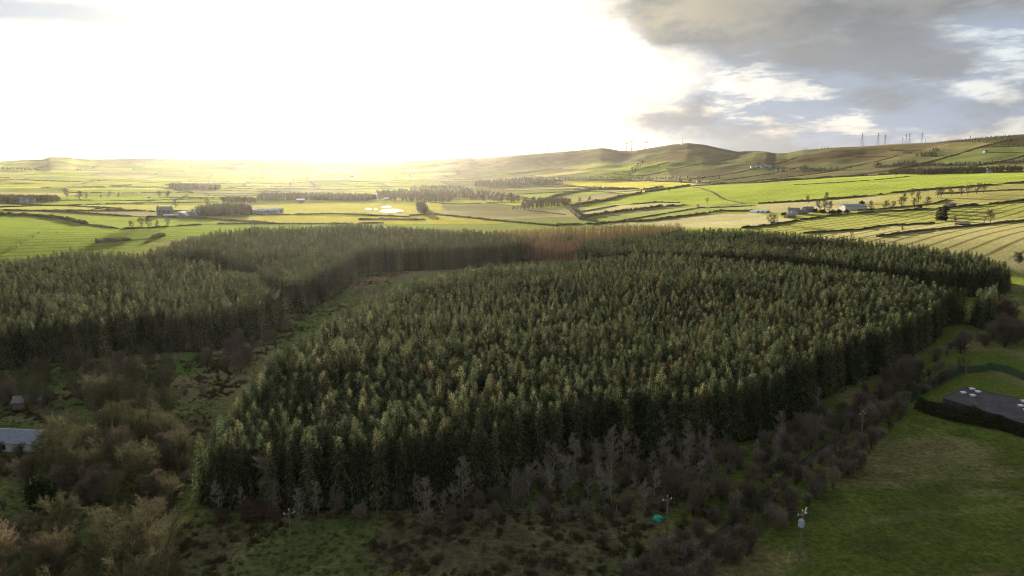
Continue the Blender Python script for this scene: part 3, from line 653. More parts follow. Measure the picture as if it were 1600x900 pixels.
# birches the eye picks out
for px, py, s, lb in [(437,792,1.45,'broad pale birch standing left of all the others under the spruces'),(490,797,.95,'slim pale birch just right of the broad pale birch'),(724,790,1.25,'tall pale birch with a straight white trunk in the middle of the edge row'),
                      (955,745,1.35,'tall many-branched grey birch at the middle of the scrub below the spruces'),(1030,705,1.25,'pale fan-shaped birch standing against the dark spruce edge'),(900,740,1.1,'pale birch left of the many-branched grey birch'),(1072,712,1.05,'pale forked birch just right of the fan-shaped one'),
                      (670,793,.9,'grey birch just left of the straight white-trunked birch'),(647,790,.85,'thin birch with low crown against the dark spruce wall')]:
    plant(random.choice(BIR), px, py, s, lb, 'birch tree')
many([(330,800),(470,815),(650,812),(780,795),(870,770),(860,745),(750,782),(600,800),(450,803)], 24, BIR+SHR[:1], .5, .85, 'small grey bare birch in the row along the foot of the front spruces', 'birch tree', 'small birches along the foot of the spruces', 3.0)
many([(860,790),(800,745),(880,722),(960,715),(1100,706),(1140,700),(1130,750),(1000,790)], 46, BIR+SHR[:1], .55, 1.0, 'grey bare birch in the scrub between the spruces and the open grass', 'birch tree', 'birches in the scrub below the spruces', 3.2)
many([(620,830),(800,775),(900,765),(1090,720),(1130,740),(1110,790),(950,815)], 44, SHR, .45, .8, 'low purplish bare shrub in the clearing below the birches', 'shrub', 'purplish shrubs in the clearing', 3.4)
many([(1110,708),(1210,686),(1300,628),(1290,680),(1200,750),(1130,740)], 34, SHR+BIR[:1], .45, .9, 'bare shrub in the thicket close under the right front spruces', 'shrub', 'thicket under the right front spruces', 2.4)
LANE = [flat(*q) for q in [(1010,940),(1060,885),(1128,832),(1200,768),(1285,700),(1362,650),(1425,612),(1466,590),(1490,574)]]
many([(1080,800),(1180,730),(1290,655),(1390,600),(1440,590),(1400,640),(1260,720),(1150,820),(1110,830)], 46, SHR+PUR[:1], .45, 1.25, 'purplish bare shrub on the spruce side of the narrow lane', 'shrub', 'bare shrubs between the spruces and the lane', 3.0)
many([(1140,860),(1230,790),(1330,705),(1420,640),(1400,668),(1330,745),(1215,830),(1150,890)], 40, SHR, .35, .95, 'low grey purple bare shrub on the field side of the narrow lane', 'shrub', 'bare shrubs between the lane and the mown field', 2.4)
many([(960,905),(1060,845),(1110,850),(1130,880),(1080,930),(980,940)], 20, SHR, .6, .95, 'purplish bare shrub at the bottom end of the narrow lane', 'shrub', 'bare shrubs at the bottom end of the lane', 2.4)
d_acc = 0
for a_, b_ in zip(LANE[:-1], LANE[1:]):
    L_ = np.linalg.norm(b_-a_); n_ = int(L_/3.4); dr = (b_-a_)/L_; sd = np.array([-dr[1], dr[0]])
    for i_ in range(n_):
        for sg in (-1, 1):
            q_ = a_+(b_-a_)*(i_+random.uniform(.1, .9))/n_+sd*sg*random.uniform(2.0, 3.2)
            plant(random.choice(SHR), 0, 0, random.uniform(.45, .8), 'bare shrub in the hedgerow on the '+('field' if sg < 0 else 'forest')+' edge of the lane, overhanging it', 'shrub', 'hedgerow shrubs on the '+('field' if sg < 0 else 'forest')+' edge of the lane', q_)
for px, py, s in [(385,815,1.0),(410,812,.8),(430,815,.7),(350,815,.7)]: plant(RED[0], px, py, s, 'low red brown shrub under the left end of the spruces', 'shrub', 'red brown shrubs under the left spruces')
many([(1350,600),(1440,560),(1500,520),(1560,492),(1600,500),(1600,540),(1530,548),(1440,585),(1400,610)], 20, PUR+SHR, .7, 1.2, 'dark purplish bare tree between the right end of the spruces and the green fence', 'bare tree', 'bare trees by the right end of the spruces', 4.5)
for px, py, s, lb in [(1500,552,1.0,'rounded dark red purple bare tree left of the upper pole'),(1575,500,1.15,'large pale-topped bare tree at the right edge beyond the fence'),(1592,530,.9,'grey bare tree just in front of the pale-topped one at the right edge'),(1565,520,.8,'brown bare tree beside the grey one near the right edge'),(1592,412,.9,'brown bare tree in the bright field right of the far spruce strip'),(1570,447,.8,'brown bare tree at the foot of the far spruce strip')]:
    plant(random.choice(PUR), px, py, s, lb, 'bare tree')
OL = [(72,668,.6,'small bare tree growing right in front of the grey timber shed'),(112,700,.85,'olive bare tree covering the right end of the blue grey roof'),(150,650,1.15,'large olive bare tree in the middle of the left wood'),(225,700,1.1,'wide brown bare tree on the right side of the left wood'),(60,600,.8,'bare tree with pale trunk above the blue grey roof'),(120,760,1.0,'dark olive bare tree in front of the blue grey roof'),(180,740,1.0,'dense olive bare tree left of the wide brown one'),
      (95,712,.8,'olive bare tree hiding the right end of the blue grey roof'),(190,905,1.15,'thick-limbed mossy bare tree at the bottom left of the view'),(10,905,1.05,'mossy bare tree in the bottom left corner'),(265,650,.8,'small brownish bare tree at the edge of the ride'),(90,905,.85,'brown bare tree between the two mossy ones at the bottom left')]
for px, py, s, lb in OL: plant(random.choice(OLV), px, py, s, lb, 'bare tree')
many([(-60,610),(60,585),(240,575),(300,590),(260,640),(170,650),(60,640),(-60,660)], 42, OLV+PUR, .5, .95, 'bare tree of the belt below the left spruce stand', 'bare tree', 'bare trees below the left spruce stand', 4)
many([(110,690),(250,660),(290,700),(270,790),(180,800),(90,790),(60,760)], 36, OLV+PUR[:1], .6, 1.1, 'olive brown bare tree in the tangled wood right of the white house', 'bare tree', 'bare trees of the left wood', 3.6)
many([(-40,905),(60,830),(210,835),(290,880),(260,960),(-40,990)], 22, OLV, .55, 1.05, 'low olive bare tree filling the bottom left corner', 'bare tree', 'bare trees of the bottom left corner', 4.0)
many([(-60,720),(40,710),(90,750),(60,800),(-60,810)], 8, PUR+SHR, .6, .8, 'dark bare tree between the white house and the left edge', 'bare tree', 'bare trees below the white house', 4.0)
many([(270,690),(300,740),(310,800),(240,830),(200,810),(250,760)], 12, RED+SHR, .6, .9, 'brownish shrub on the slope left of the front spruces', 'shrub', 'shrubs left of the front spruces', 3.5)
many([(300,640),(340,610),(400,560),(440,530),(480,500),(455,490),(400,520),(330,560),(280,610)], 24, SHR+RED, .35, .75, 'low brown shrub scattered on the open grassy ride', 'shrub', 'shrubs on the grassy ride', 3.5)
many([(420,560),(470,510),(430,515),(360,545),(250,565),(300,575),(380,590)], 16, PUR+SHR, .55, .85, 'dull purple bare tree along the grassy ride under the left spruces', 'bare tree', 'bare trees along the grassy ride', 4.0)
g_ = empty('evergreen_bush'); stem(4, .12).build('trunk', M['bark'], g_); bush(3, 6.2, 2.6, 2600, .30).build('crown', M['evergreen'], g_)
p_ = hit(65, 795); g_.location = p_; tag(g_, 'dense bright evergreen bush among bare trees on the left', 'bush')
g2 = bush(4, 2.6, 2.7, 2600, .16).build('gorse_bush', M['gorse']); g2.location = (*flat(622, 925), 0); tag(g2, 'yellow green gorse bush at the bottom edge of the view', 'bush')
for px, py, s, lb in [(1108,812,.45,'small evergreen bush beside the lane'),(1065,838,.35,'small evergreen bush just right of the middle pole'),(1000,880,.5,'dark evergreen bush at the bottom end of the lane')]:
    clone(g_, hit(px, py), 1.0, (s, s, s), label=lb, cat='bush')

# rough ground cover
def tuft_mesh(rs, n, h, r, w, mm, nm):
    rr = np.random.default_rng(rs); T = Tri()
    for i in range(n):
        a = rr.uniform(0, 6.28); q = r*math.sqrt(rr.random()); p = np.array([q*math.cos(a), q*math.sin(a), -.05]); e = np.array([rr.normal()*.45, rr.normal()*.45, 1])*h*rr.uniform(.5, 1.1)
        s = np.array([math.cos(a+1.5), math.sin(a+1.5), 0])*w; T.tri(tuple(p-s), tuple(p+s), tuple(p+e))
    return T.build(nm, mm)
def cover(name, P, n, src, lo, hi, thr, seed, label, cat, inv=False):
    P = [flat(*q) for q in P]; P = np.array(P); x0, y0 = P.min(0); x1, y1 = P.max(0)
    x = rng.uniform(x0, x1, n*4); y = rng.uniform(y0, y1, n*4); g = fbm(x/16, y/16, 51, 4); g3 = fbm(x/4, y/4, seed, 2)
    m = inpoly(x, y, P) & ((g > thr) != inv) & (g3 > .42)
    for S in STANDS: m &= ~inpoly(x, y, S)
    m &= polydist(x, y, LANE) > 2.6
    xy = np.stack([x[m], y[m]], 1)[:n]; s = rng.uniform(lo, hi, len(xy)); src.location = (*xy[0], float(zt(*xy[0])))
    o = scatter(name, xy[1:], [src], np.stack([s, s, s], 1)[1:], label=label, cat=cat)
    return o
NEARG = [(-100,560),(0,575),(300,560),(470,490),(560,425),(640,425),(560,480),(330,640),(310,790),(780,790),(870,735),(1130,700),(1110,800),(1050,850),(960,930),(900,1000),(-300,1000)]
hm = tuft_mesh(1, 90, .75, .75, .035, M['heath'], 'heath_clump'); tag(hm, 'single brown clump of heath in the rough foreground', 'heath clump')
tm_ = tuft_mesh(2, 46, .42, .38, .022, M['tuft'], 'grass_tuft'); tag(tm_, 'single pale tuft of rough grass in the foreground', 'grass tuft')
cover('undergrowth', NEARG, 9000, hm, .5, 1.3, .5, 7, 'brown heath and dead bracken covering the rough ground below the spruces', 'undergrowth')
cover('rough_grass', NEARG, 15000, tm_, .6, 1.5, .56, 9, 'tussocky pale grass covering the open rough ground', 'grass', inv=True)
FIELDP = [(1150,900),(1240,800),(1430,650),(1600,690),(1700,720),(1700,1000),(1100,1000)]
tf = tuft_mesh(5, 30, .16, .5, .02, M['tuft'], 'grass_tuft'); tag(tf, 'short clump of pasture grass in the mown field', 'grass tuft')
cover('field_grass', FIELDP, 12000, tf, .6, 1.4, .0, 19, 'short uneven grass of the field at the lower right', 'grass')

# ------------------------------------------------------------------ hedges, field trees and woods further off
def hedge_obj(W, h, w, label, group=None, mm=None):
    W = [np.array(p) for p in W]; P = []
    for a, b in zip(W[:-1], W[1:]):
        L = np.linalg.norm(b-a); n = max(1, int(L/3.2)); P += [a+(b-a)*i/n for i in range(n)]
    P.append(W[-1]); P = np.array(P); n = len(P)
    d = np.gradient(P, axis=0) if n > 1 else np.array([[1, 0]]); d /= np.linalg.norm(d, axis=1)[:, None]+1e-9; s = np.stack([-d[:, 1], d[:, 0]], 1)
    hh = h*(.55+.75*fbm(P[:, 0]/9, P[:, 1]/9, 13, 3))*rng.uniform(.75, 1.25, n); ww = w*rng.uniform(.65, 1.35, n)*.5
    gap = vn(P[:, 0]/14, P[:, 1]/14, 17) > .80; hh = np.where(gap, hh*.25, hh)
    V = []; prof = [(-1, -.3), (-1.0, .45), (-.55, .92), (0, 1.08), (.55, .92), (1.0, .45), (1, -.3)]
    for i in range(n):
        for q, zz in prof:
            p = P[i]+s[i]*q*ww[i]*rng.uniform(.85, 1.15); V.append((p[0], p[1], zt(p[0], p[1])+zz*hh[i]*(rng.uniform(.85, 1.15) if zz > 0 else 1)))
    k = len(prof); Fc = [(i*k+j, (i+1)*k+j, (i+1)*k+j+1, i*k+j+1) for i in range(n-1) for j in range(k-1)]
    Fc += [tuple(range(k)), tuple((n-1)*k+j for j in range(k))[::-1]]
    o = mk('hedge', V, Fc, mm or M['hedge']); tag(o, label, 'hedge', group); return o
for W, h in zip(HW, HEDGES): hedge_obj(W, h[1]*.75, h[2]*.85, h[3])
def inv_uv(u, v):
    x = y = 0.0; vf = math.floor(v+1e-6); off = .5*float(hash2(np.array([vf]), np.array([0]), 91)[0])
    X2, Y2 = (u-off)*260, v*215
    X = X2; Y = Y2
    for _ in range(30):
        Y = Y2-45*math.sin(X2/520+2)-22*math.sin(X2/210)      # Y warp used the warped X
        X = X2-60*math.sin(Y/410+1)-25*math.sin(Y/170)
    a = R(24); return X*math.cos(a)-Y*math.sin(a), X*math.sin(a)+Y*math.cos(a)
FP = [P for P, c in FIELDS]
def hedge_ok(x, y):
    r = math.hypot(x, y)
    if not (950 < r < 3300) or y < 0: return False
    px, py = project(x, y, float(zt(x, y)))
    if not (-60 < px < 1660): return False
    if any(inpoly(np.array([px]), np.array([py]), P)[0] for P in FP): return False
    return True
nh = 0
HZN = [('dark hedge between fields on the plain around the left farmsteads', 'hedges of the left plain'), ('dark hedge between fields on the hazy plain under the sun', 'hedges under the sun'), ('dark hedge in the hazy wooded valley left of the central hill', 'hedges of the hazy valley'), ('dark hedge on the lower slopes below the pylons and central hill', 'hedges on the lower hill slopes')]
for iu in range(-14, 22):
    for iv in range(-2, 20):
        for kind in (0, 1):
            if random.random() < .25: continue
            W = []
            for q in np.linspace(0, 1, 8):
                x, y = inv_uv(iu+q, iv+1e-4) if kind == 0 else inv_uv(iu+1e-4, iv+q*.999)
                if hedge_ok(x, y): W.append((x, y))
            if len(W) > 3 and nh < 110 and random.random() < .75:
                nh += 1; hedge_obj(W, random.uniform(1.0, 2.2), random.uniform(1.5, 3), *HZN[sum(float(project(W[0][0], W[0][1], 30.)[0]) > q for q in (350, 700, 1000))])
def wood(P, srcs, sp, s, label, name='wood'):
    Wp = [hit(*q)[:2] for q in P]; pts = hexpts(Wp, sp, .4)
    if len(pts) < 2: print('wood empty', label, len(pts)); return
    if len(pts) > 6000: pts = pts[rng.permutation(len(pts))[:6000]]
    k = .74*s*rng.uniform(.75, 1.15, len(pts)); scatter(name, pts, srcs, np.stack([k*1.1, k*1.1, k], 1), label=label, cat='wood')
BUSHF = bush(11, 3.2, 2.3, 420, .5).build('field_bush', M['darkleaf']); BUSHF.location = hit(1208, 350); tag(BUSHF, 'dark rounded bush at the corner of the field before the farm', 'bush')
S3 = SPR[:3]
wood([(265,295),(344,297),(344,294.5),(265,292.5)], S3+FAR[:1], 9, 1.1, 'dark wood beyond the fields left of the sun')
wood([(300,338),(395,336),(392,331),(330,330)], S3+FAR, 6, .95, 'dark shelter wood right of the pale arched sheds')
wood([(402,313.5),(575,314),(590,311),(410,309)], S3+FAR, 8, 1.05, 'long straight shelter belt in the plain under the sun')
wood([(345,318),(400,319),(398,315),(348,315)], FAR, 8, .9, 'thin dark wood left of the long shelter belt')
wood([(0,317),(95,316),(90,313),(0,312)], FAR+S3[:1], 8, .9, 'dark wood around the buildings at the left edge')
wood([(592,314),(700,318),(720,305),(640,300),(590,303)], FAR, 20, 1.1, 'loose bare wood in the valley bottom right of the shelter belt')
wood([(740,292),(820,291),(880,284),(820,280),(745,286)], FAR+S3[:1], 15, 1.1, 'dark wood on the rise in the middle of the valley')
wood([(640,296),(700,294),(740,300),(800,306),(830,318),(760,316),(690,306)], FAR, 26, 1.1, 'scattered bare woodland along the valley')
wood([(653,334),(667,334),(662,325),(653,324)], FAR+S3[:1], 6, .95, 'lone dark clump of trees right of the flooded field')
wood([(800,330),(892,322),(890,316),(835,314)], FAR, 16, .9, 'dull scrubby wood at the foot of the valley fields')
wood([(0,266),(60,268),(60,266),(0,264)], FAR, 26, 1.1, 'thin dark wood on the far left hillside')
wood([(1388,273),(1445,274),(1445,271.5),(1390,271)], FAR, 8, 1.1, 'rounded dark trees standing in a clump behind the bright slope')
wood([(1450,273),(1600,269),(1600,266.5),(1450,270)], FAR, 9, 1.0, 'dark tree belt behind the bright slope at the right edge')
wood([(1440,260),(1520,260),(1600,256),(1600,253.5),(1520,256),(1440,257)], S3+FAR, 12, .75, 'dark conifer belt at the foot of the right hill')
wood([(1390,262),(1412,261),(1436,258),(1436,254),(1405,256)], S3+FAR, 11, .95, 'small dark wood left of the conifer belt on the right hill')
wood([(1250,266),(1262,266),(1262,262),(1250,262)], S3, 9, .9, 'tiny dark copse left of the hill foot')
wood([(1364,263),(1378,263),(1378,257),(1366,257)], S3, 9, .9, 'small round copse at the foot of the right hill')
wood([(1430,245),(1465,246),(1462,238),(1438,239)], S3, 10, .8, 'square dark plantation block halfway up the right hill')
wood([(1388,236),(1412,237),(1412,235),(1388,234)], S3, 9, .7, 'narrow line of dark trees on the right hill')
wood([(1410,240),(1424,241),(1424,238.5),(1411,238)], S3, 9, .7, 'short second line of dark trees on the right hill')
wood([(1455,237),(1467,238),(1467,233),(1456,233)], S3, 9, .7, 'small dark wood high on the right hill')
wood([(1440,224),(1500,222),(1600,231),(1640,240),(1640,218),(1600,211),(1520,217)], S3, 9, .42, 'broad dark conifer plantation along the top of the right hill')
wood([(1200,270),(1330,266),(1330,264),(1200,267)], FAR+S3[:1], 22, .9, 'broken line of trees along the foot of the hills')
wood([(1230,234.5),(1300,231.2),(1300,230.6),(1230,234)], S3+FAR, 16, .7, 'thin row of trees on the skyline left of the pylons')
wood([(975,276),(985,276),(1010,253),(1000,252)], FAR, 18, .8, 'steep strip of scrub climbing the central hill')
wood([(840,281),(980,281),(1130,281),(1130,278.5),(980,278),(840,278)], FAR, 20, .8, 'long line of scrub along the foot of the central hill')
FT = [ # px, py(base), scale, label
 (105,310,1.1,'large bare tree right of the left farmstead'),(124,313,1.2,'wide bare tree with a short trunk beside the large one'),(135,311,.8,'small bare tree right of the wide short-trunked one'),(170,309,.9,'round bare tree on the hedge left of the stone farmhouse'),(185,309,.8,'second round bare tree on the hedge line'),
 (250,309,1.0,'bare tree above the stone farmhouse'),(262,309,1.0,'bare tree just right of the one above the stone farmhouse'),(158,310,.5,'tiny bare tree between two larger ones on the left hedge'),(325,324,1.0,'bare tree rising behind the shelter wood'),(275,325,.9,'bare tree behind the arched sheds'),
 (205,357,.5,'first bare tree of the thicket in the green field on the left'),(222,356,.75,'tallest bare tree of the thicket in the green field'),(232,356,.7,'bare tree right of the tallest in the thicket'),(263,354,.6,'bare tree at the right end of the thicket'),(245,355,.45,'low bare tree inside the thicket'),
 (1204,352,.8,'pollarded bare tree left of the farm drive'),(1210,351,.75,'second pollarded tree by the farm drive'),(1280,330,1.0,'bare tree at the back of the farm'),(1288,330,1.1,'tall bare tree above the farm roofs'),(1296,332,1.0,'bare tree right of the tall one above the farm'),(1263,318,.8,'single bare tree above the farm on the hedge'),(1292,316,1.0,'tall single tree above the barn'),
 (1361,331,.9,'bare tree on the straight hedge right of the barn'),(1382,330,.9,'bare tree with round crown on the straight hedge'),(1393,329,.8,'small bare tree next to the round-crowned one'),(1407,326,1.0,'bare tree near the middle of the scattered group'),(1428,326,.9,'bare tree left of the dark holly'),(1447,324,.9,'bare tree right of the dark holly'),(1412,318,.9,'bare tree higher up among the scattered group'),(1435,316,.9,'bare tree on the upper side of the scattered group'),
 (1425,309,.9,'bare tree at the left end of the roadside row'),(1465,309,1.0,'first large bare tree of the roadside row'),(1470,309,1.0,'second large bare tree of the roadside row'),(1486,307,.9,'third bare tree of the roadside row'),(1502,306,.9,'fourth bare tree of the roadside row'),(1512,304,.9,'fifth bare tree of the roadside row'),(1526,303,1.0,'sixth bare tree of the roadside row'),(1537,302,.9,'last bare tree of the roadside row'),
 (1548,348,.85,'lone round bare tree on the hedge of the striped field'),(1538,348,.4,'dark stubby tree left of the lone round tree'),(1410,362,.35,'tiny bare thorn in the pale field'),(1331,370,.4,'small dark thorn at the field corner'),(1492,350,.5,'small leaning tree by the thicket'),
 (1400,276,1.1,'bare crowned tree at the left of the clump behind the bright slope'),(905,318,.8,'bare tree on the valley hedge'),(920,317,.9,'second bare tree on the valley hedge'),(1105,318,.7,'bare tree at the left end of the slope hedge'),(1045,300,.7,'bare tree at the top of the wooded hedge'),(1090,326,.5,'thin bare tree on the striped field edge')]
for px, py, s, lb in FT: plant(random.choice(FAR), px, py, s, lb, 'bare tree')
for px, py, s, lb in [(1266,330,2.0,'dark round evergreen standing over the farm roofs'),(1274,332,1.6,'dark pointed evergreen right of the round one'),(1285,333,1.6,'dark evergreen left of the barn'),(1225,337,1.4,'dark bush at the left end of the farm'),(1436,325,1.3,'dark holly among the bare trees'),
                      (1300,334,1.6,'dark evergreen mass in front of the barn'),(1310,333,1.5,'dark evergreen below the barn'),(1322,333,1.4,'dark evergreen at the right of the barn'),(1474,330,2.0,'top bush of the dark clump between the striped fields'),(1473,335,2.0,'upper middle bush of the dark clump between the striped fields'),(1472,340,2.1,'lower middle bush of the dark clump between the striped fields'),(1471,345,2.0,'bottom bush of the dark clump between the striped fields'),(1346,319,1.5,'pointed bush at the right end of the barn')]:
    clone(BUSHF, hit(px, py), random.uniform(0, 6), (s*1.1, s*1.1, s), label=lb, cat='bush')

# water lying in the fields
def water(P, label):
    W = [hit(*q) for q in P]; z = max(w[2] for w in W)+.25
    c = np.mean(W, 0); V = [(w[0], w[1], z) for w in W]+[(w[0], w[1], z-1.5) for w in W]; n = len(W)
    m = M.get('water')
    if not m:
        m = mat('still water', (.05,.06,.07), .04, .1, spec=1.0); M['water'] = m
    o = mk('water', V, [tuple(range(n))[::1]]+[(i, (i+1) % n, n+(i+1) % n, n+i) for i in range(n)], m); tag(o, label, 'flood water', kind='structure')
def ell(cx, cy_, rx, ry, n=14): return [(cx+rx*math.cos(6.283*i/n)*(1+.15*math.sin(i*2.3)), cy_+ry*math.sin(6.283*i/n)) for i in range(n)]
water(ell(612, 330, 18, 2.6), 'largest white pool of flood water in the sunlit field')
water(ell(604, 323.6, 8, 1.3), 'small white pool just beyond the largest one')
water(ell(576, 326.8, 5, 1.2), 'small white pool left of the largest one')
water(ell(587, 327.2, 2.4, .9), 'tiny white pool between two bigger ones')
water(ell(190, 289.5, 16, .9), 'thin bright strip of water in the distant left fields')
water(ell(396, 329, 3, 1.2), 'bright puddle beside the farm sheds')

# ------------------------------------------------------------------ buildings
def house(px, py, w, d, h, rh, rz, wall, roof, label, cat='house', chim=0, wins=3, name='farm_house', xyz=None, chm=None):
    p = hit(px, py) if xyz is None else xyz
    root = empty(name, p, rz, label=label, cat=cat); x, y = w/2, d/2
    b = MB(); b.add([(-x,-y,-1.5),(x,-y,-1.5),(x,y,-1.5),(-x,y,-1.5),(-x,-y,h),(x,-y,h),(x,y,h),(-x,y,h),(-x,0,h+rh),(x,0,h+rh)],
                    [(0,1,5,4),(2,3,7,6),(1,2,6,9,5),(3,0,4,8,7)]); b.build('wall', wall, root)
    r = MB(); e = .35; t = .18
    for sg in (-1, 1):
        yo = sg*(y+e); zo = h-rh*e/y
        r.add([(-x-e,0,h+rh+.02),(x+e,0,h+rh+.02),(x+e,yo,zo+.02),(-x-e,yo,zo+.02),(-x-e,0,h+rh+t),(x+e,0,h+rh+t),(x+e,yo,zo+t),(-x-e,yo,zo+t)],
              [(0,1,2,3),(4,7,6,5),(0,4,5,1),(2,6,7,3),(0,3,7,4),(1,5,6,2)])
    ro = r.build('roof', roof, root)
    for c in range(chim):
        cx = -x+.8 if c == 0 else x-.8; c_ = MB(); c_.box(cx-.45, cx+.45, -.4, .4, h+rh-.8, h+rh+1.1); c_.box(cx-.3, cx-.05, -.15, .15, h+rh+1.1, h+rh+1.5); c_.box(cx+.05, cx+.3, -.15, .15, h+rh+1.1, h+rh+1.5); c_.build('chimney', chm or wall, ro)
    if wins:
        rows = [h*.5] if h < 4 else [h*.28, h*.72]
        for zz in rows:
            for k in range(wins):
                wx = -x+w*(k+.75)/(wins+.5)
                for sg in ((-1,) if py > 300 else (-1,)):
                    q = MB(); q.box(wx-.5, wx+.5, -y-.04, -y+.1, zz-.6, zz+.6); q.build('window', M['glass'], root)
        q = MB(); q.box(-.5+w*.03, .5+w*.03, -y-.05, -y+.1, -.3, 2.0); q.build('door', M['door'], root)
    return root
def arched(px, py, w, L, h, rz, label, mm=None):
    p = hit(px, py); root = empty('arched_shed', p, rz, label=label, cat='shed'); n = 14
    V = []; Fc = []
    for s in (-1, 1):
        for i in range(n+1):
            a = math.pi*i/n; V.append((-w/2*math.cos(a), s*L/2, h*math.sin(a)))
    for i in range(n): Fc.append((i, i+1, n+2+i, n+1+i))
    mk('roof', V, Fc, mm or M['poly'], root)
    for s in (0, 1): mk('end_wall', [V[s*(n+1)+i] for i in range(n+1)], [tuple(range(n+1))], M['grey'], root)
    b = MB(); b.box(-w*.16, w*.16, -L/2-.08, -L/2+.05, 0, h*.6); b.build('door', M['slate'], root); return root
house(258, 336, 17, 9, 6.5, 4, .25, M['stone'], M['slate'], 'tall grey stone farmhouse with chimneys left of the pale arched sheds', chim=2)
arched(284, 337.5, 20, 26, 5.5, .1, 'left one of the two large pale blue arched sheds beside the stone farmhouse')
arched(301, 337, 18, 26, 6.2, .1, 'right one of the two large pale blue arched sheds')
house(268, 339, 16, 7, 2.2, 1.2, .15, M['grey'], M['poly'], 'low pale lean-to shed in front of the stone farmhouse', 'shed', wins=0, name='farm_shed')
for px, py, w, d, h, rz, rf, lb in [(400,332,14,9,3.5,.2,'white','bright white-roofed shed at the right end of the shelter wood'),(411,333,16,9,3.2,-.3,'grey','grey shed with slanting roof between two pale sheds'),(424,333,20,12,4,.1,'poly','largest pale shed right of the shelter wood'),(434,332,14,9,4,.1,'grey','grey shed at the right end of the row by the shelter wood'),
        (470,315,14,8,3.5,.2,'white','white-roofed building just below the long shelter belt'),(583,309,18,10,4,.1,'grey','left small grey farm shed in the valley haze'),(590,306,16,9,4,.0,'white','pale farm shed among the valley trees'),(604,313,10,7,4,.2,'white','tiny pale cottage roof under the valley trees'),
        (728,296,22,10,4,.0,'grey','long low grey building near the valley wood')]:
    house(px, py, w, d, h, 2, rz, M['grey'], M[rf], lb, 'shed', wins=0, name='farm_shed')
for px, py, w, h, lb in [(507,311,14,5,'white house with gable in front of the long shelter belt'),(646,306,12,5,'bright white cottage alone in the valley'),(38,317,14,4,'left white cottage at the wood near the left edge'),(49,316,13,4,'right white cottage at the wood near the left edge'),(454,288,14,5,'white farmhouse on the sunlit plain right of the sun glow edge'),(550,277,16,5,'pale house below the sun on the far slope'),
        (121,266,18,5,'small white house high on the far left hillside'),(147,262,18,6,'white house highest on the far left hillside'),(1547,270,13,5,'white house behind the trees at the top of the bright slope'),
        (1062,283,14,4,'first of the small white cottages at the foot of the central hill'),(1078,284,14,4,'second of the small white cottages at the foot of the central hill'),(1092,285,14,4,'third white cottage at the foot of the central hill'),(1540,238,12,4,'grey white farm alone high on the right hill')]:
    house(px, py, w, 7, h, 3, random.uniform(-.4, .4), M['render'], M['slate'], lb, chim=1, wins=3)
for i, (px, py) in enumerate([(1176,262),(1184,261),(1191,262),(1198,260),(1204,261)]):
    house(px, py, 15, 8, 4.5, 3, .2*i, M['render'], M['slate'], ['leftmost','second','third','fourth','rightmost'][i]+' pale house of the small village under the right hill', chim=1, wins=2)
house(1240, 334, 13, 8, 4.5, 3, -.6, M['render'], M['slate'], 'white gabled farmhouse at the left of the right-hand farm', chim=1)
house(1252, 335, 16, 7, 3.4, 2.5, .3, M['pinkstone'], M['slate'], 'slate-roofed outbuilding right of the white gabled farmhouse', 'outbuilding', wins=2, name='farm_building')
house(1234, 340, 14, 6, 2.6, 2, .5, M['pinkstone'], M['pinkstone'], 'low pinkish outbuilding in front of the white gabled farmhouse', 'outbuilding', wins=0, name='farm_building')
house(1262, 331, 12, 7, 4, 2.5, .2, M['pinkstone'], M['slate'], 'farm building under the dark round evergreen', 'outbuilding', wins=2, name='farm_building')
house(1333, 327, 30, 12, 4.0, 2.4, .15, M['render'], M['grey'], 'long grey-roofed barn with a white end among dark evergreens', 'barn', wins=0, name='barn')
house(1485, 322, 11, 7, 2.6, 1.6, .4, M['pinkstone'], M['pinkstone'], 'small ruined stone cottage between the hedges on the right', 'ruin', wins=2, name='stone_ruin')
house(1504, 351, 12, 5, 1.0, .7, .2, M['stone'], M['pinkstone'], 'low tumbled stone fold on the hedge of the striped field', 'stone fold', wins=0, name='stone_fold')
for i, px in enumerate([1180, 1187, 1194]):
    arched(px, 332, 8, 16, 3, .3, ['left','middle','right'][i]+' one of the three small blue grey tunnels beyond the reddish larches')
# white house with blue grey roof at the left edge, and its shed
p = flat(16, 694); HZ = house(0, 400, 18, 8, 2.1, 1.5, R(-6), M['render'], M['slate'], 'white single-storey house with blue grey roof at the left edge', xyz=(*p, float(zt(*p))), chim=0, wins=4, name='white_house')
c_ = MB(); c_.box(-5.6, -4.2, -6.2, -4.6, -1, 3.4); c_.build('chimney', M['brick'], HZ)
c_ = MB(); c_.add([(-1.4,-4.1,-.5),(1.6,-4.1,-.5),(1.6,-6.2,-.5),(-1.4,-6.2,-.5),(-1.4,-4.1,2.3),(1.6,-4.1,2.3),(1.6,-6.2,1.7),(-1.4,-6.2,1.7)], [(0,1,2,3),(4,7,6,5),(0,4,5,1),(1,5,6,2),(2,6,7,3),(3,7,4,0)]); c_.build('brick_porch', M['brick'], HZ)
p = flat(46, 634); house(0, 400, 6.5, 4, 2.2, 1.2, R(20), M['timber'], M['timber'], 'grey timber shed among bare trees above the white house', 'shed', xyz=(*p, float(zt(*p))), wins=1, name='timber_shed')
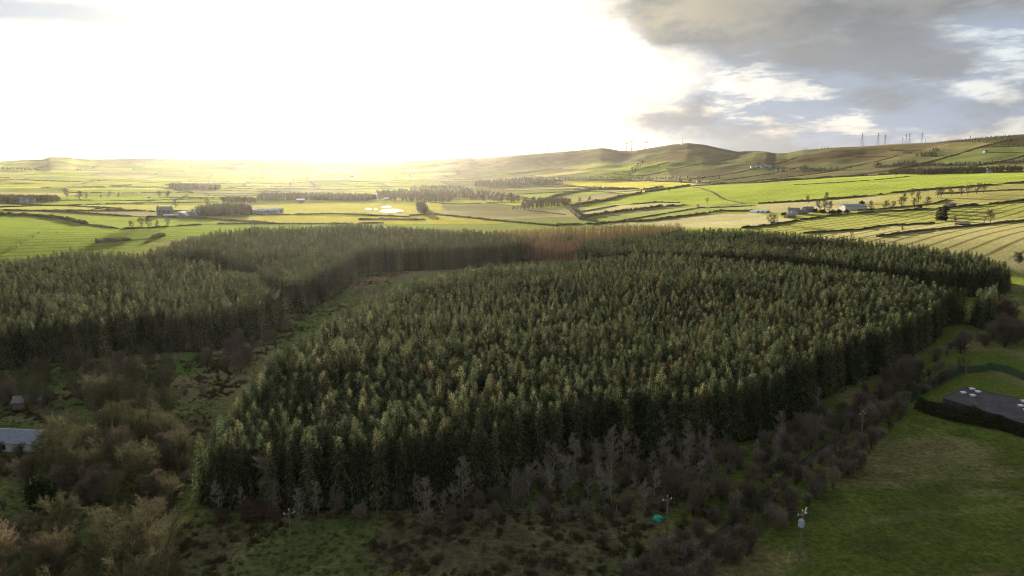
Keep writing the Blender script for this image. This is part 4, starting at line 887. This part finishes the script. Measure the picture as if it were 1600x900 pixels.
# flat-roofed covered tank with white vents
def tank():
    Q = [flat(1474, 622, 2.6), flat(1508, 605, 2.6), flat(1700, 648, 2.6), flat(1690, 690, 2.6)]; n = 4
    root = empty('flat_roofed_building', (0, 0, 0), label='low building with dark flat felt roof and white vents at the right edge', cat='building')
    V = [(q[0], q[1], z) for z in (-1, 2.45) for q in Q]; mk('wall', V, [(0,1,5,4),(1,2,6,5),(2,3,7,6),(3,0,4,7)], M['felt'], root)
    mk('roof', [(q[0], q[1], z) for z in (2.45, 2.6) for q in Q], [(3,2,1,0),(4,5,6,7),(0,1,5,4),(1,2,6,5),(2,3,7,6),(3,0,4,7)], M['felt'], root)
    for a, b in ((0, 1), (1, 2), (2, 3), (3, 0)):
        m_ = MB(); A, B_ = np.array([*Q[a], 2.62]), np.array([*Q[b], 2.62]); m_.tube([A, B_], .22, 4); m_.build('parapet', M['kerb'], root)
    for px, py in [(1505,612.5),(1519,607),(1528,611),(1520,617),(1595,633),(1600,626),(1604,640)]:
        q = flat(px, py, 3.0); v = MB(); v.box(q[0]-.45, q[0]+.45, q[1]-.45, q[1]+.45, 2.6, 2.95); v.box(q[0]-.62, q[0]+.62, q[1]-.62, q[1]+.62, 2.95, 3.08); v.build('roof_vent', M['white'], root)
tank()
# green fence round it
def fence():
    W = [flat(*q) for q in [(1424,630),(1442,616),(1470,598),(1505,583),(1535,581),(1546,577),(1575,583),(1600,594),(1660,612)]]
    root = empty('green_fence', (0, 0, 0), label='tall dark green steel fence curving round the flat-roofed building', cat='fence')
    pales = MB(); H = 2.3
    for k, (a, b) in enumerate(zip(W[:-1], W[1:])):
        L = np.linalg.norm(b-a); d = (b-a)/L; s = np.array([-d[1], d[0]]); n = int(L/.30)
        for i in range(n):
            p = a+d*(i+.5)*L/n; z = float(zt(*p)); w = .105; q0, q1 = p-d*w, p+d*w
            pales.add([(q0[0],q0[1],z),(q1[0],q1[1],z),(q1[0],q1[1],z+H),(*(p),z+H+.15),(q0[0],q0[1],z+H)], [(0,1,2,3,4)])
        for zz in (.4, 1.8):
            o = s*.06; pales.tube([(a[0]+o[0], a[1]+o[1], float(zt(*a))+zz), (b[0]+o[0], b[1]+o[1], float(zt(*b))+zz)], .05, 4)
    pales.build('palings', M['fence'], root)
    for a, b in zip(W[:-1], W[1:]):
        L = np.linalg.norm(b-a); n = max(1, round(L/6))
        for i in range(n):
            p = a+(b-a)*i/n; q = MB(); z = float(zt(*p)); q.box(p[0]-.07, p[0]+.07, p[1]+.08, p[1]+.22, z-.3, z+H+.1); q.build('post', M['fence'], root)
fence()
def leafy_hedge(path, h, w, n, label, mm):
    W = [flat(*q) for q in path]; seg = [np.linalg.norm(b-a) for a, b in zip(W[:-1], W[1:])]; T = Tri(); tot = sum(seg)
    for _ in range(n):
        t = random.random()*tot; k = 0
        while t > seg[k]: t -= seg[k]; k += 1
        a, b = W[k], W[k+1]; d = (b-a)/seg[k]; s = np.array([-d[1], d[0]]); p2 = a+d*t
        bump = float(fbm(p2[0]/3.5, p2[1]/3.5, 3, 3)); hh = h*(.25+1.4*bump); ww = w*(.5+1.0*float(vn(p2[0]/4, p2[1]/4, 8)))
        th = random.uniform(0, math.pi); q = random.uniform(.75, 1.0); o = s*math.cos(th)*ww*q; z = float(zt(*p2))+hh*(.15+.85*math.sin(th))*q
        p = np.array([p2[0]+o[0], p2[1]+o[1], z]); e = rng.normal(size=(2, 3))*.22; T.tri(tuple(p), tuple(p+e[0]), tuple(p+e[1]))
    o = T.build('hedge', mm); tag(o, label, 'hedge')
leafy_hedge([(1432,640),(1490,655),(1545,666),(1600,680),(1700,706)], 3.3, 2.3, 26000, 'thick dark leafy hedge between the mown field and the flat-roofed building', M['darkleaf'])

# narrow lane
def ribbon(name, W, w, mm, dz, label, cat):
    P = []
    for a, b in zip(W[:-1], W[1:]):
        n = max(1, int(np.linalg.norm(b-a)/3)); P += [a+(b-a)*i/n for i in range(n)]
    P.append(W[-1]); P = np.array(P)
    for _ in range(6): P[1:-1] = (P[:-2]+2*P[1:-1]+P[2:])/4
    d = np.gradient(P, axis=0); d /= np.linalg.norm(d, axis=1)[:, None]; s = np.stack([-d[:, 1], d[:, 0]], 1)
    V = []; k = 5
    for i in range(len(P)):
        zc = max(float(zt(*(P[i]+s[i]*q*w))) for q in np.linspace(-.55, .55, 7))
        for q in np.linspace(-.5, .5, k): p = P[i]+s[i]*q*w; V.append((p[0], p[1], zc+dz))
    Fc = [(i*k+j, i*k+j+1, (i+1)*k+j+1, (i+1)*k+j) for i in range(len(P)-1) for j in range(k-1)]
    o = mk(name, V, Fc, mm, smooth=True); tag(o, label, cat, kind='structure'); return o
ribbon('lane', LANE, 1.8, M['tarmac'], .06, 'narrow dark lane between bare shrubs beside the spruces', 'lane')

# ------------------------------------------------------------------ poles and wires
def pole(px, py, top, label, kind=0):
    b = hit(px, py); d = ray(px, top); t = math.hypot(b[0], b[1])/math.hypot(d[0], d[1]); H = CAMH+d[2]*t-b[2]
    root = empty('wooden_pole', b, R(20), label=label, cat='pole'); m_ = MB(); m_.tube([(0, 0, -.4), (0, 0, H)], [.17, .12], 8); m_.build('post', M['pole'], root)
    m_ = MB(); m_.box(-.95, .95, .13, .24, H-.75, H-.6); m_.build('crossarm', M['timber'], root)
    for x in (-.85, 0, .85):
        m_ = MB(); m_.tube([(x, .18, H-.6 if x else H), (x, .18, (H-.6 if x else H)+.12), (x, .18, (H-.6 if x else H)+.3)], [.09, .11, .04], 8); m_.build('insulator', M['porcelain'], root)
    if kind:
        m_ = MB(); m_.tube([(-.45, -.25, H-2.5), (-.45, -.25, H-1.3)], .42, 12)
        for a in range(8): m_.box(-.45+.42*math.cos(a*.785)-.02, -.45+.5*math.cos(a*.785)+.02, -.25+.42*math.sin(a*.785)-.02, -.25+.5*math.sin(a*.785)+.02, H-2.4, H-1.4)
        for x in (-.65, -.45, -.25): m_.tube([(x, -.25, H-1.3), (x, -.25, H-1.0)], .05, 6)
        m_.build('transformer', M['boxmetal'], root)
        m_ = MB(); m_.tube([(.25, -.1, H-.3), (.42, -.2, H+.75)], .11, 8); m_.build('switch_arm', M['porcelain'], root)
        m_ = MB(); m_.box(-.4, .4, -.4, -.1, H*.42, H*.42+.06); m_.build('anti_climb_guard', M['steel'], root)
    return np.array([b[0], b[1], b[2]+H-.4]), b
def wire(a, b, off, sag, label, group):
    d = (b-a)[:2]; d /= np.linalg.norm(d); s = np.array([-d[1], d[0], 0])*off; m_ = MB(); pts = []
    for i in range(25): t = i/24; pts.append(a+(b-a)*t+s-np.array([0, 0, 4*sag*t*(1-t)]))
    m_.tube(pts, .013, 4); o = m_.build('overhead_wire', M['wire']); tag(o, label, 'wire', group)
P1, _ = pole(455, 856, 797, 'wooden pole with white insulators standing in the rough grass on the left')
P2, _ = pole(1041, 836, 776, 'wooden pole beside the green tarpaulin in the middle foreground')
P3, b3 = pole(1249, 877, 798, 'wooden pole carrying a pale blue transformer in the mown field', 1)
P4, _ = pole(1345, 690, 643, 'wooden pole between the lane shrubs and the mown field')
P5, _ = pole(1508, 587, 538, 'dark wooden pole by the green fence near the flat-roofed building')
for o_ in (-.8, .8):
    side = 'near' if o_ < 0 else 'far'
    wire(P1, P2, o_, 1.2, side+' thin wire between the left pole and the pole by the tarpaulin', None)
    wire(P1, P1+np.array([-75, 6, 0.]), o_, 1.2, side+' thin wire from the left pole out over the olive trees', None)
    wire(P2, P3, o_, .8, side+' thin wire between the tarpaulin pole and the transformer pole', None)
    wire(P3, P3+np.array([75, -12, -1.]), o_, 1.4, side+' thin wire from the transformer pole out over the mown field', None)
    wire(P4, P5, o_, 1.0, side+' thin wire between the lane pole and the pole by the fence', None)
g0 = hit(1228, 884); m_ = MB(); d_ = P3-g0; m_.tube([g0, g0+d_*.98], .02, 4); root = empty('guy_wire', (0, 0, 0), label='steel guy wire with yellow guard staying the transformer pole', cat='guy wire'); m_.build('cable', M['wire'], root)
m_ = MB(); m_.tube([g0+d_*.06, g0+d_*.26], .05, 6); m_.build('yellow_guard', M['yellow'], root)
# green tarpaulin over a heap
def tarp():
    b = hit(1028, 812); V = []; n, k = 14, 6
    for i in range(k):
        f = i/k; rr_ = 1.05*math.sqrt(1-f*f)*1.0
        for j in range(n): a = 6.283*j/n; q = 1+.10*math.sin(3*a+i)+.06*math.sin(7*a); V.append((rr_*q*math.cos(a)*1.05, rr_*q*math.sin(a)*.8, .95*f*(1+.06*math.sin(5*a))))
    V.append((0, 0, 1.0)); Fc = [(i*n+j, i*n+(j+1) % n, (i+1)*n+(j+1) % n, (i+1)*n+j) for i in range(k-1) for j in range(n)]+[((k-1)*n+j, (k-1)*n+(j+1) % n, len(V)-1) for j in range(n)]
    o = mk('tarpaulin_heap', V, Fc, M['tarp']); o.location = b; tag(o, 'small heap under a bright green tarpaulin beside the middle pole', 'tarpaulin')
tarp()
for i, (px, py) in enumerate([(945,803),(950,804),(963,799),(642,806),(720,804),(760,806),(475,825),(590,808),(1092,762),(862,812)]):
    b = hit(px, py); m_ = MB(); m_.tube([(0, 0, -.2), (.05, .02, 1.3)], .07, 6); m_.tube([(.05, .02, .2), (.05, .02, 1.1)], .10, 6); o = m_.build('tree_guard', M['timber']); o.location = b
    tag(o, 'short pale tree guard standing in the rough grass below the spruces', 'tree guard', 'pale tree guards in the rough grass')

# sheep on the left hill
def sheep():
    V = []; n = 10; m_ = MB()
    m_.tube([(-.55, 0, .62), (-.42, 0, .68), (0, 0, .72), (.35, 0, .72), (.52, 0, .78), (.68, 0, .92), (.86, 0, .86), (.98, 0, .78)], [.12, .30, .36, .32, .20, .14, .11, .06], n)
    for x, y in ((-.38, .16), (-.38, -.16), (.32, .16), (.32, -.16)): m_.tube([(x, y, .55), (x, y, .25), (x, y, 0)], [.08, .045, .04], 6)
    return m_.build('sheep', M['wool'], smooth=True)
SH = sheep()
for i, (px, py) in enumerate([(35,383),(42,378),(52,371),(17,386),(28,387),(70,376),(88,364),(60,365),(1465,362),(1510,285),(1398,294)]):
    o = SH if i == 0 else clone(SH)
    o.location = hit(px, py); o.rotation_euler = (0, 0, random.uniform(0, 6)); o.scale = (1.5, 1.5, 1.5)
    tag(o, 'white sheep grazing on the green hill above the left spruces' if i < 8 else ['white sheep in the nearest striped field','white sheep on the broad bright slope, right one','white sheep on the broad bright slope, left one'][i-8], 'sheep', 'sheep on the left hill' if i < 8 else None)
# ------------------------------------------------------------------ wind turbines, pylons
def turbine(px, base, hub, blade, phase, label):
    # stands just behind the crest
    d0 = ray(px, 250); az = math.atan2(d0[0], d0[1]); rr_ = RR[(RR < 7000)]; el = (zt(rr_*math.sin(az), rr_*math.cos(az))-CAMH)/rr_; r0 = rr_[el.argmax()]*1.03
    x, y = r0*math.sin(az), r0*math.cos(az); z = float(zt(x, y)); zh = CAMH+r0*slope(px, hub); Lb = (r0*(slope(px, hub-blade)-slope(px, hub)))
    root = empty('wind_turbine', (x, y, z), -az, label=label, cat='wind turbine'); H = zh-z; tw = .065*Lb
    m_ = MB(); m_.tube([(0, 0, -5), (0, 0, H)], [tw*1.5, tw*.8], 8); m_.build('tower', M['turb_backlit'], root)
    m_ = MB(); m_.box(-tw, tw, -tw*2, tw*2.4, H-tw, H+tw); m_.build('nacelle', M['turb_backlit'], root)
    for k in range(3):
        a = phase+k*2.0944; m_ = MB(); s, c = math.sin(a), math.cos(a); y0 = -tw*2.4
        def Q(u, v): return (u*s+v*c, y0, H+u*c-v*s)
        w = .09*Lb; pr = [Q(0, -w*.4), Q(Lb*.2, -w*.7), Q(Lb, -w*.15), Q(Lb, w*.1), Q(Lb*.2, w*.6), Q(0, w*.4)]
        m_.add(pr+[(a_, b_-.5, c__) for a_, b_, c__ in pr], [(0,1,2,3,4,5),(11,10,9,8,7,6)]+[(i, 6+i, 6+(i+1) % 6, (i+1) % 6) for i in range(6)]); m_.build('blade', M['turb_backlit'], root)
    m_ = MB(); m_.tube([(0, -tw*2, H), (0, -tw*3, H)], [tw*.9, tw*.3], 8); m_.build('hub', M['turb_backlit'], root)
turbine(978, 236, 224, 8, .0, 'left one of the close group of three wind turbines'); turbine(986.5, 236, 220, 9.5, .05, 'tallest wind turbine, middle one of the close group of three')
turbine(1008.5, 231, 221.5, 9, .0, 'right one of the close group of three wind turbines'); turbine(857, 238, 226, 7, .5, 'wind turbine well left of the group of three, on the hazy ridge')
turbine(914, 234, 224, 6, 1.0, 'small wind turbine between the hazy one and the group of three'); turbine(867, 238, 232, 4, .4, 'smallest wind turbine just right of the hazy one'); turbine(809, 243, 231, 5, .3, 'faintest wind turbine, furthest left on the ridge')
def mast():
    p = hit(1066, 226); d0 = ray(1066, 214); az = math.atan2(d0[0], d0[1]); r0 = math.hypot(p[0], p[1]); H = r0*(slope(1066, 212)-slope(1066, 224))
    root = empty('radio_mast', p, 0, label='thin mast on the top of the central hill', cat='mast'); m_ = MB(); m_.tube([(0, 0, -3), (0, 0, H)], [1.1, .5], 6); m_.build('pole', M['steel'], root)
    m_ = MB(); m_.box(-6, 6, -3, 3, -2, 3.0); m_.add([(-6.3,-3.3,3.01),(6.3,-3.3,3.01),(6.3,3.3,3.01),(-6.3,3.3,3.01),(0,0,4.6)], [(0,1,4),(1,2,4),(2,3,4),(3,0,4)]); m_.build('hut', M['grey'], root)
mast()
def pylon(px, base, top, label):
    d0 = ray(px, base); az = math.atan2(d0[0], d0[1]); rr_ = RR[(RR < 7000)]; el = (zt(rr_*math.sin(az), rr_*math.cos(az))-CAMH)/rr_; r0 = rr_[el.argmax()]
    x, y = r0*math.sin(az), r0*math.cos(az); z = float(zt(x, y)); H = CAMH+r0*slope(px, top)-z
    root = empty('electricity_pylon', (x, y, z), -az+.5, label=label, cat='pylon'); s = H/50; m_ = MB(); t = .24*max(s, .6)
    lev = [(0, 4.6), (14, 3.1), (26, 1.9), (34, 1.2), (42, 1.0), (50, .2)]
    for sx, sy in ((1, 1), (1, -1), (-1, 1), (-1, -1)): m_.tube([(sx*w*s, sy*w*s, zz*s) for zz, w in lev], t, 4)
    for (z0, w0), (z1, w1) in zip(lev[:-1], lev[1:]):
        for sg in (-1, 1):
            m_.tube([(-w0*s, sg*w0*s, z0*s), (w1*s, sg*w1*s, z1*s)], t*.5, 3); m_.tube([(w0*s, sg*w0*s, z0*s), (-w1*s, sg*w1*s, z1*s)], t*.5, 3)
            m_.tube([(sg*w0*s, -w0*s, z0*s), (sg*w1*s, w1*s, z1*s)], t*.5, 3)
    m_.build('lattice', M['steel'], root)
    for zz, w in ((33, 7.5), (39, 9.0), (45, 6.5)):
        a_ = MB()
        for sg in (-1, 1): a_.tube([(0, 0, (zz+1.6)*s), (sg*w*s, 0, zz*s)], t*.7, 3); a_.tube([(0, 0, zz*s), (sg*w*s, 0, zz*s)], t*.7, 3); a_.tube([(sg*w*s, 0, zz*s), (sg*w*s, 0, (zz-2)*s)], t*.5, 3)
        a_.build('cross_arm', M['steel'], root)
    return [np.array([x, y, z+zz*s]) for zz in (33, 39, 45)]
PY = {}
for px, b, tp, lb in [(1346.5,226,207,'leftmost pylon on the right skyline, wide-legged'),(1371.5,225,207,'second wide-legged pylon on the right skyline'),(1382.5,225,210,'smaller pylon just right of the second wide-legged one'),(1410,223.5,214,'small distant pylon left of the close pair'),(1415.5,223,208,'left pylon of the close pair on the skyline'),(1420.5,223,206.5,'right pylon of the close pair on the skyline'),(1440,222,206.5,'pylon standing alone right of the close pair'),(1446,221.5,217,'tiny far pylon beside the lone one'),(1516,216,211.5,'small pylon furthest right above the hill plantation')]:
    PY[px] = pylon(px, b, tp, lb)
def span(a, b, lb):
    m_ = MB(); root = None
    for A, B_ in zip(PY[a], PY[b]):
        pts = [A+(B_-A)*t-np.array([0, 0, 4*5*t*(1-t)]) for t in np.linspace(0, 1, 9)]; m_.tube(pts, .09, 3)
    o = m_.build('power_line', M['wire']); tag(o, lb, 'power line')
span(1346.5, 1371.5, 'power lines between the two wide-legged pylons'); span(1371.5, 1415.5, 'power lines from the second wide-legged pylon to the close pair'); span(1420.5, 1440, 'power lines between the close pair and the lone pylon')
bpy.context.view_layer.update()
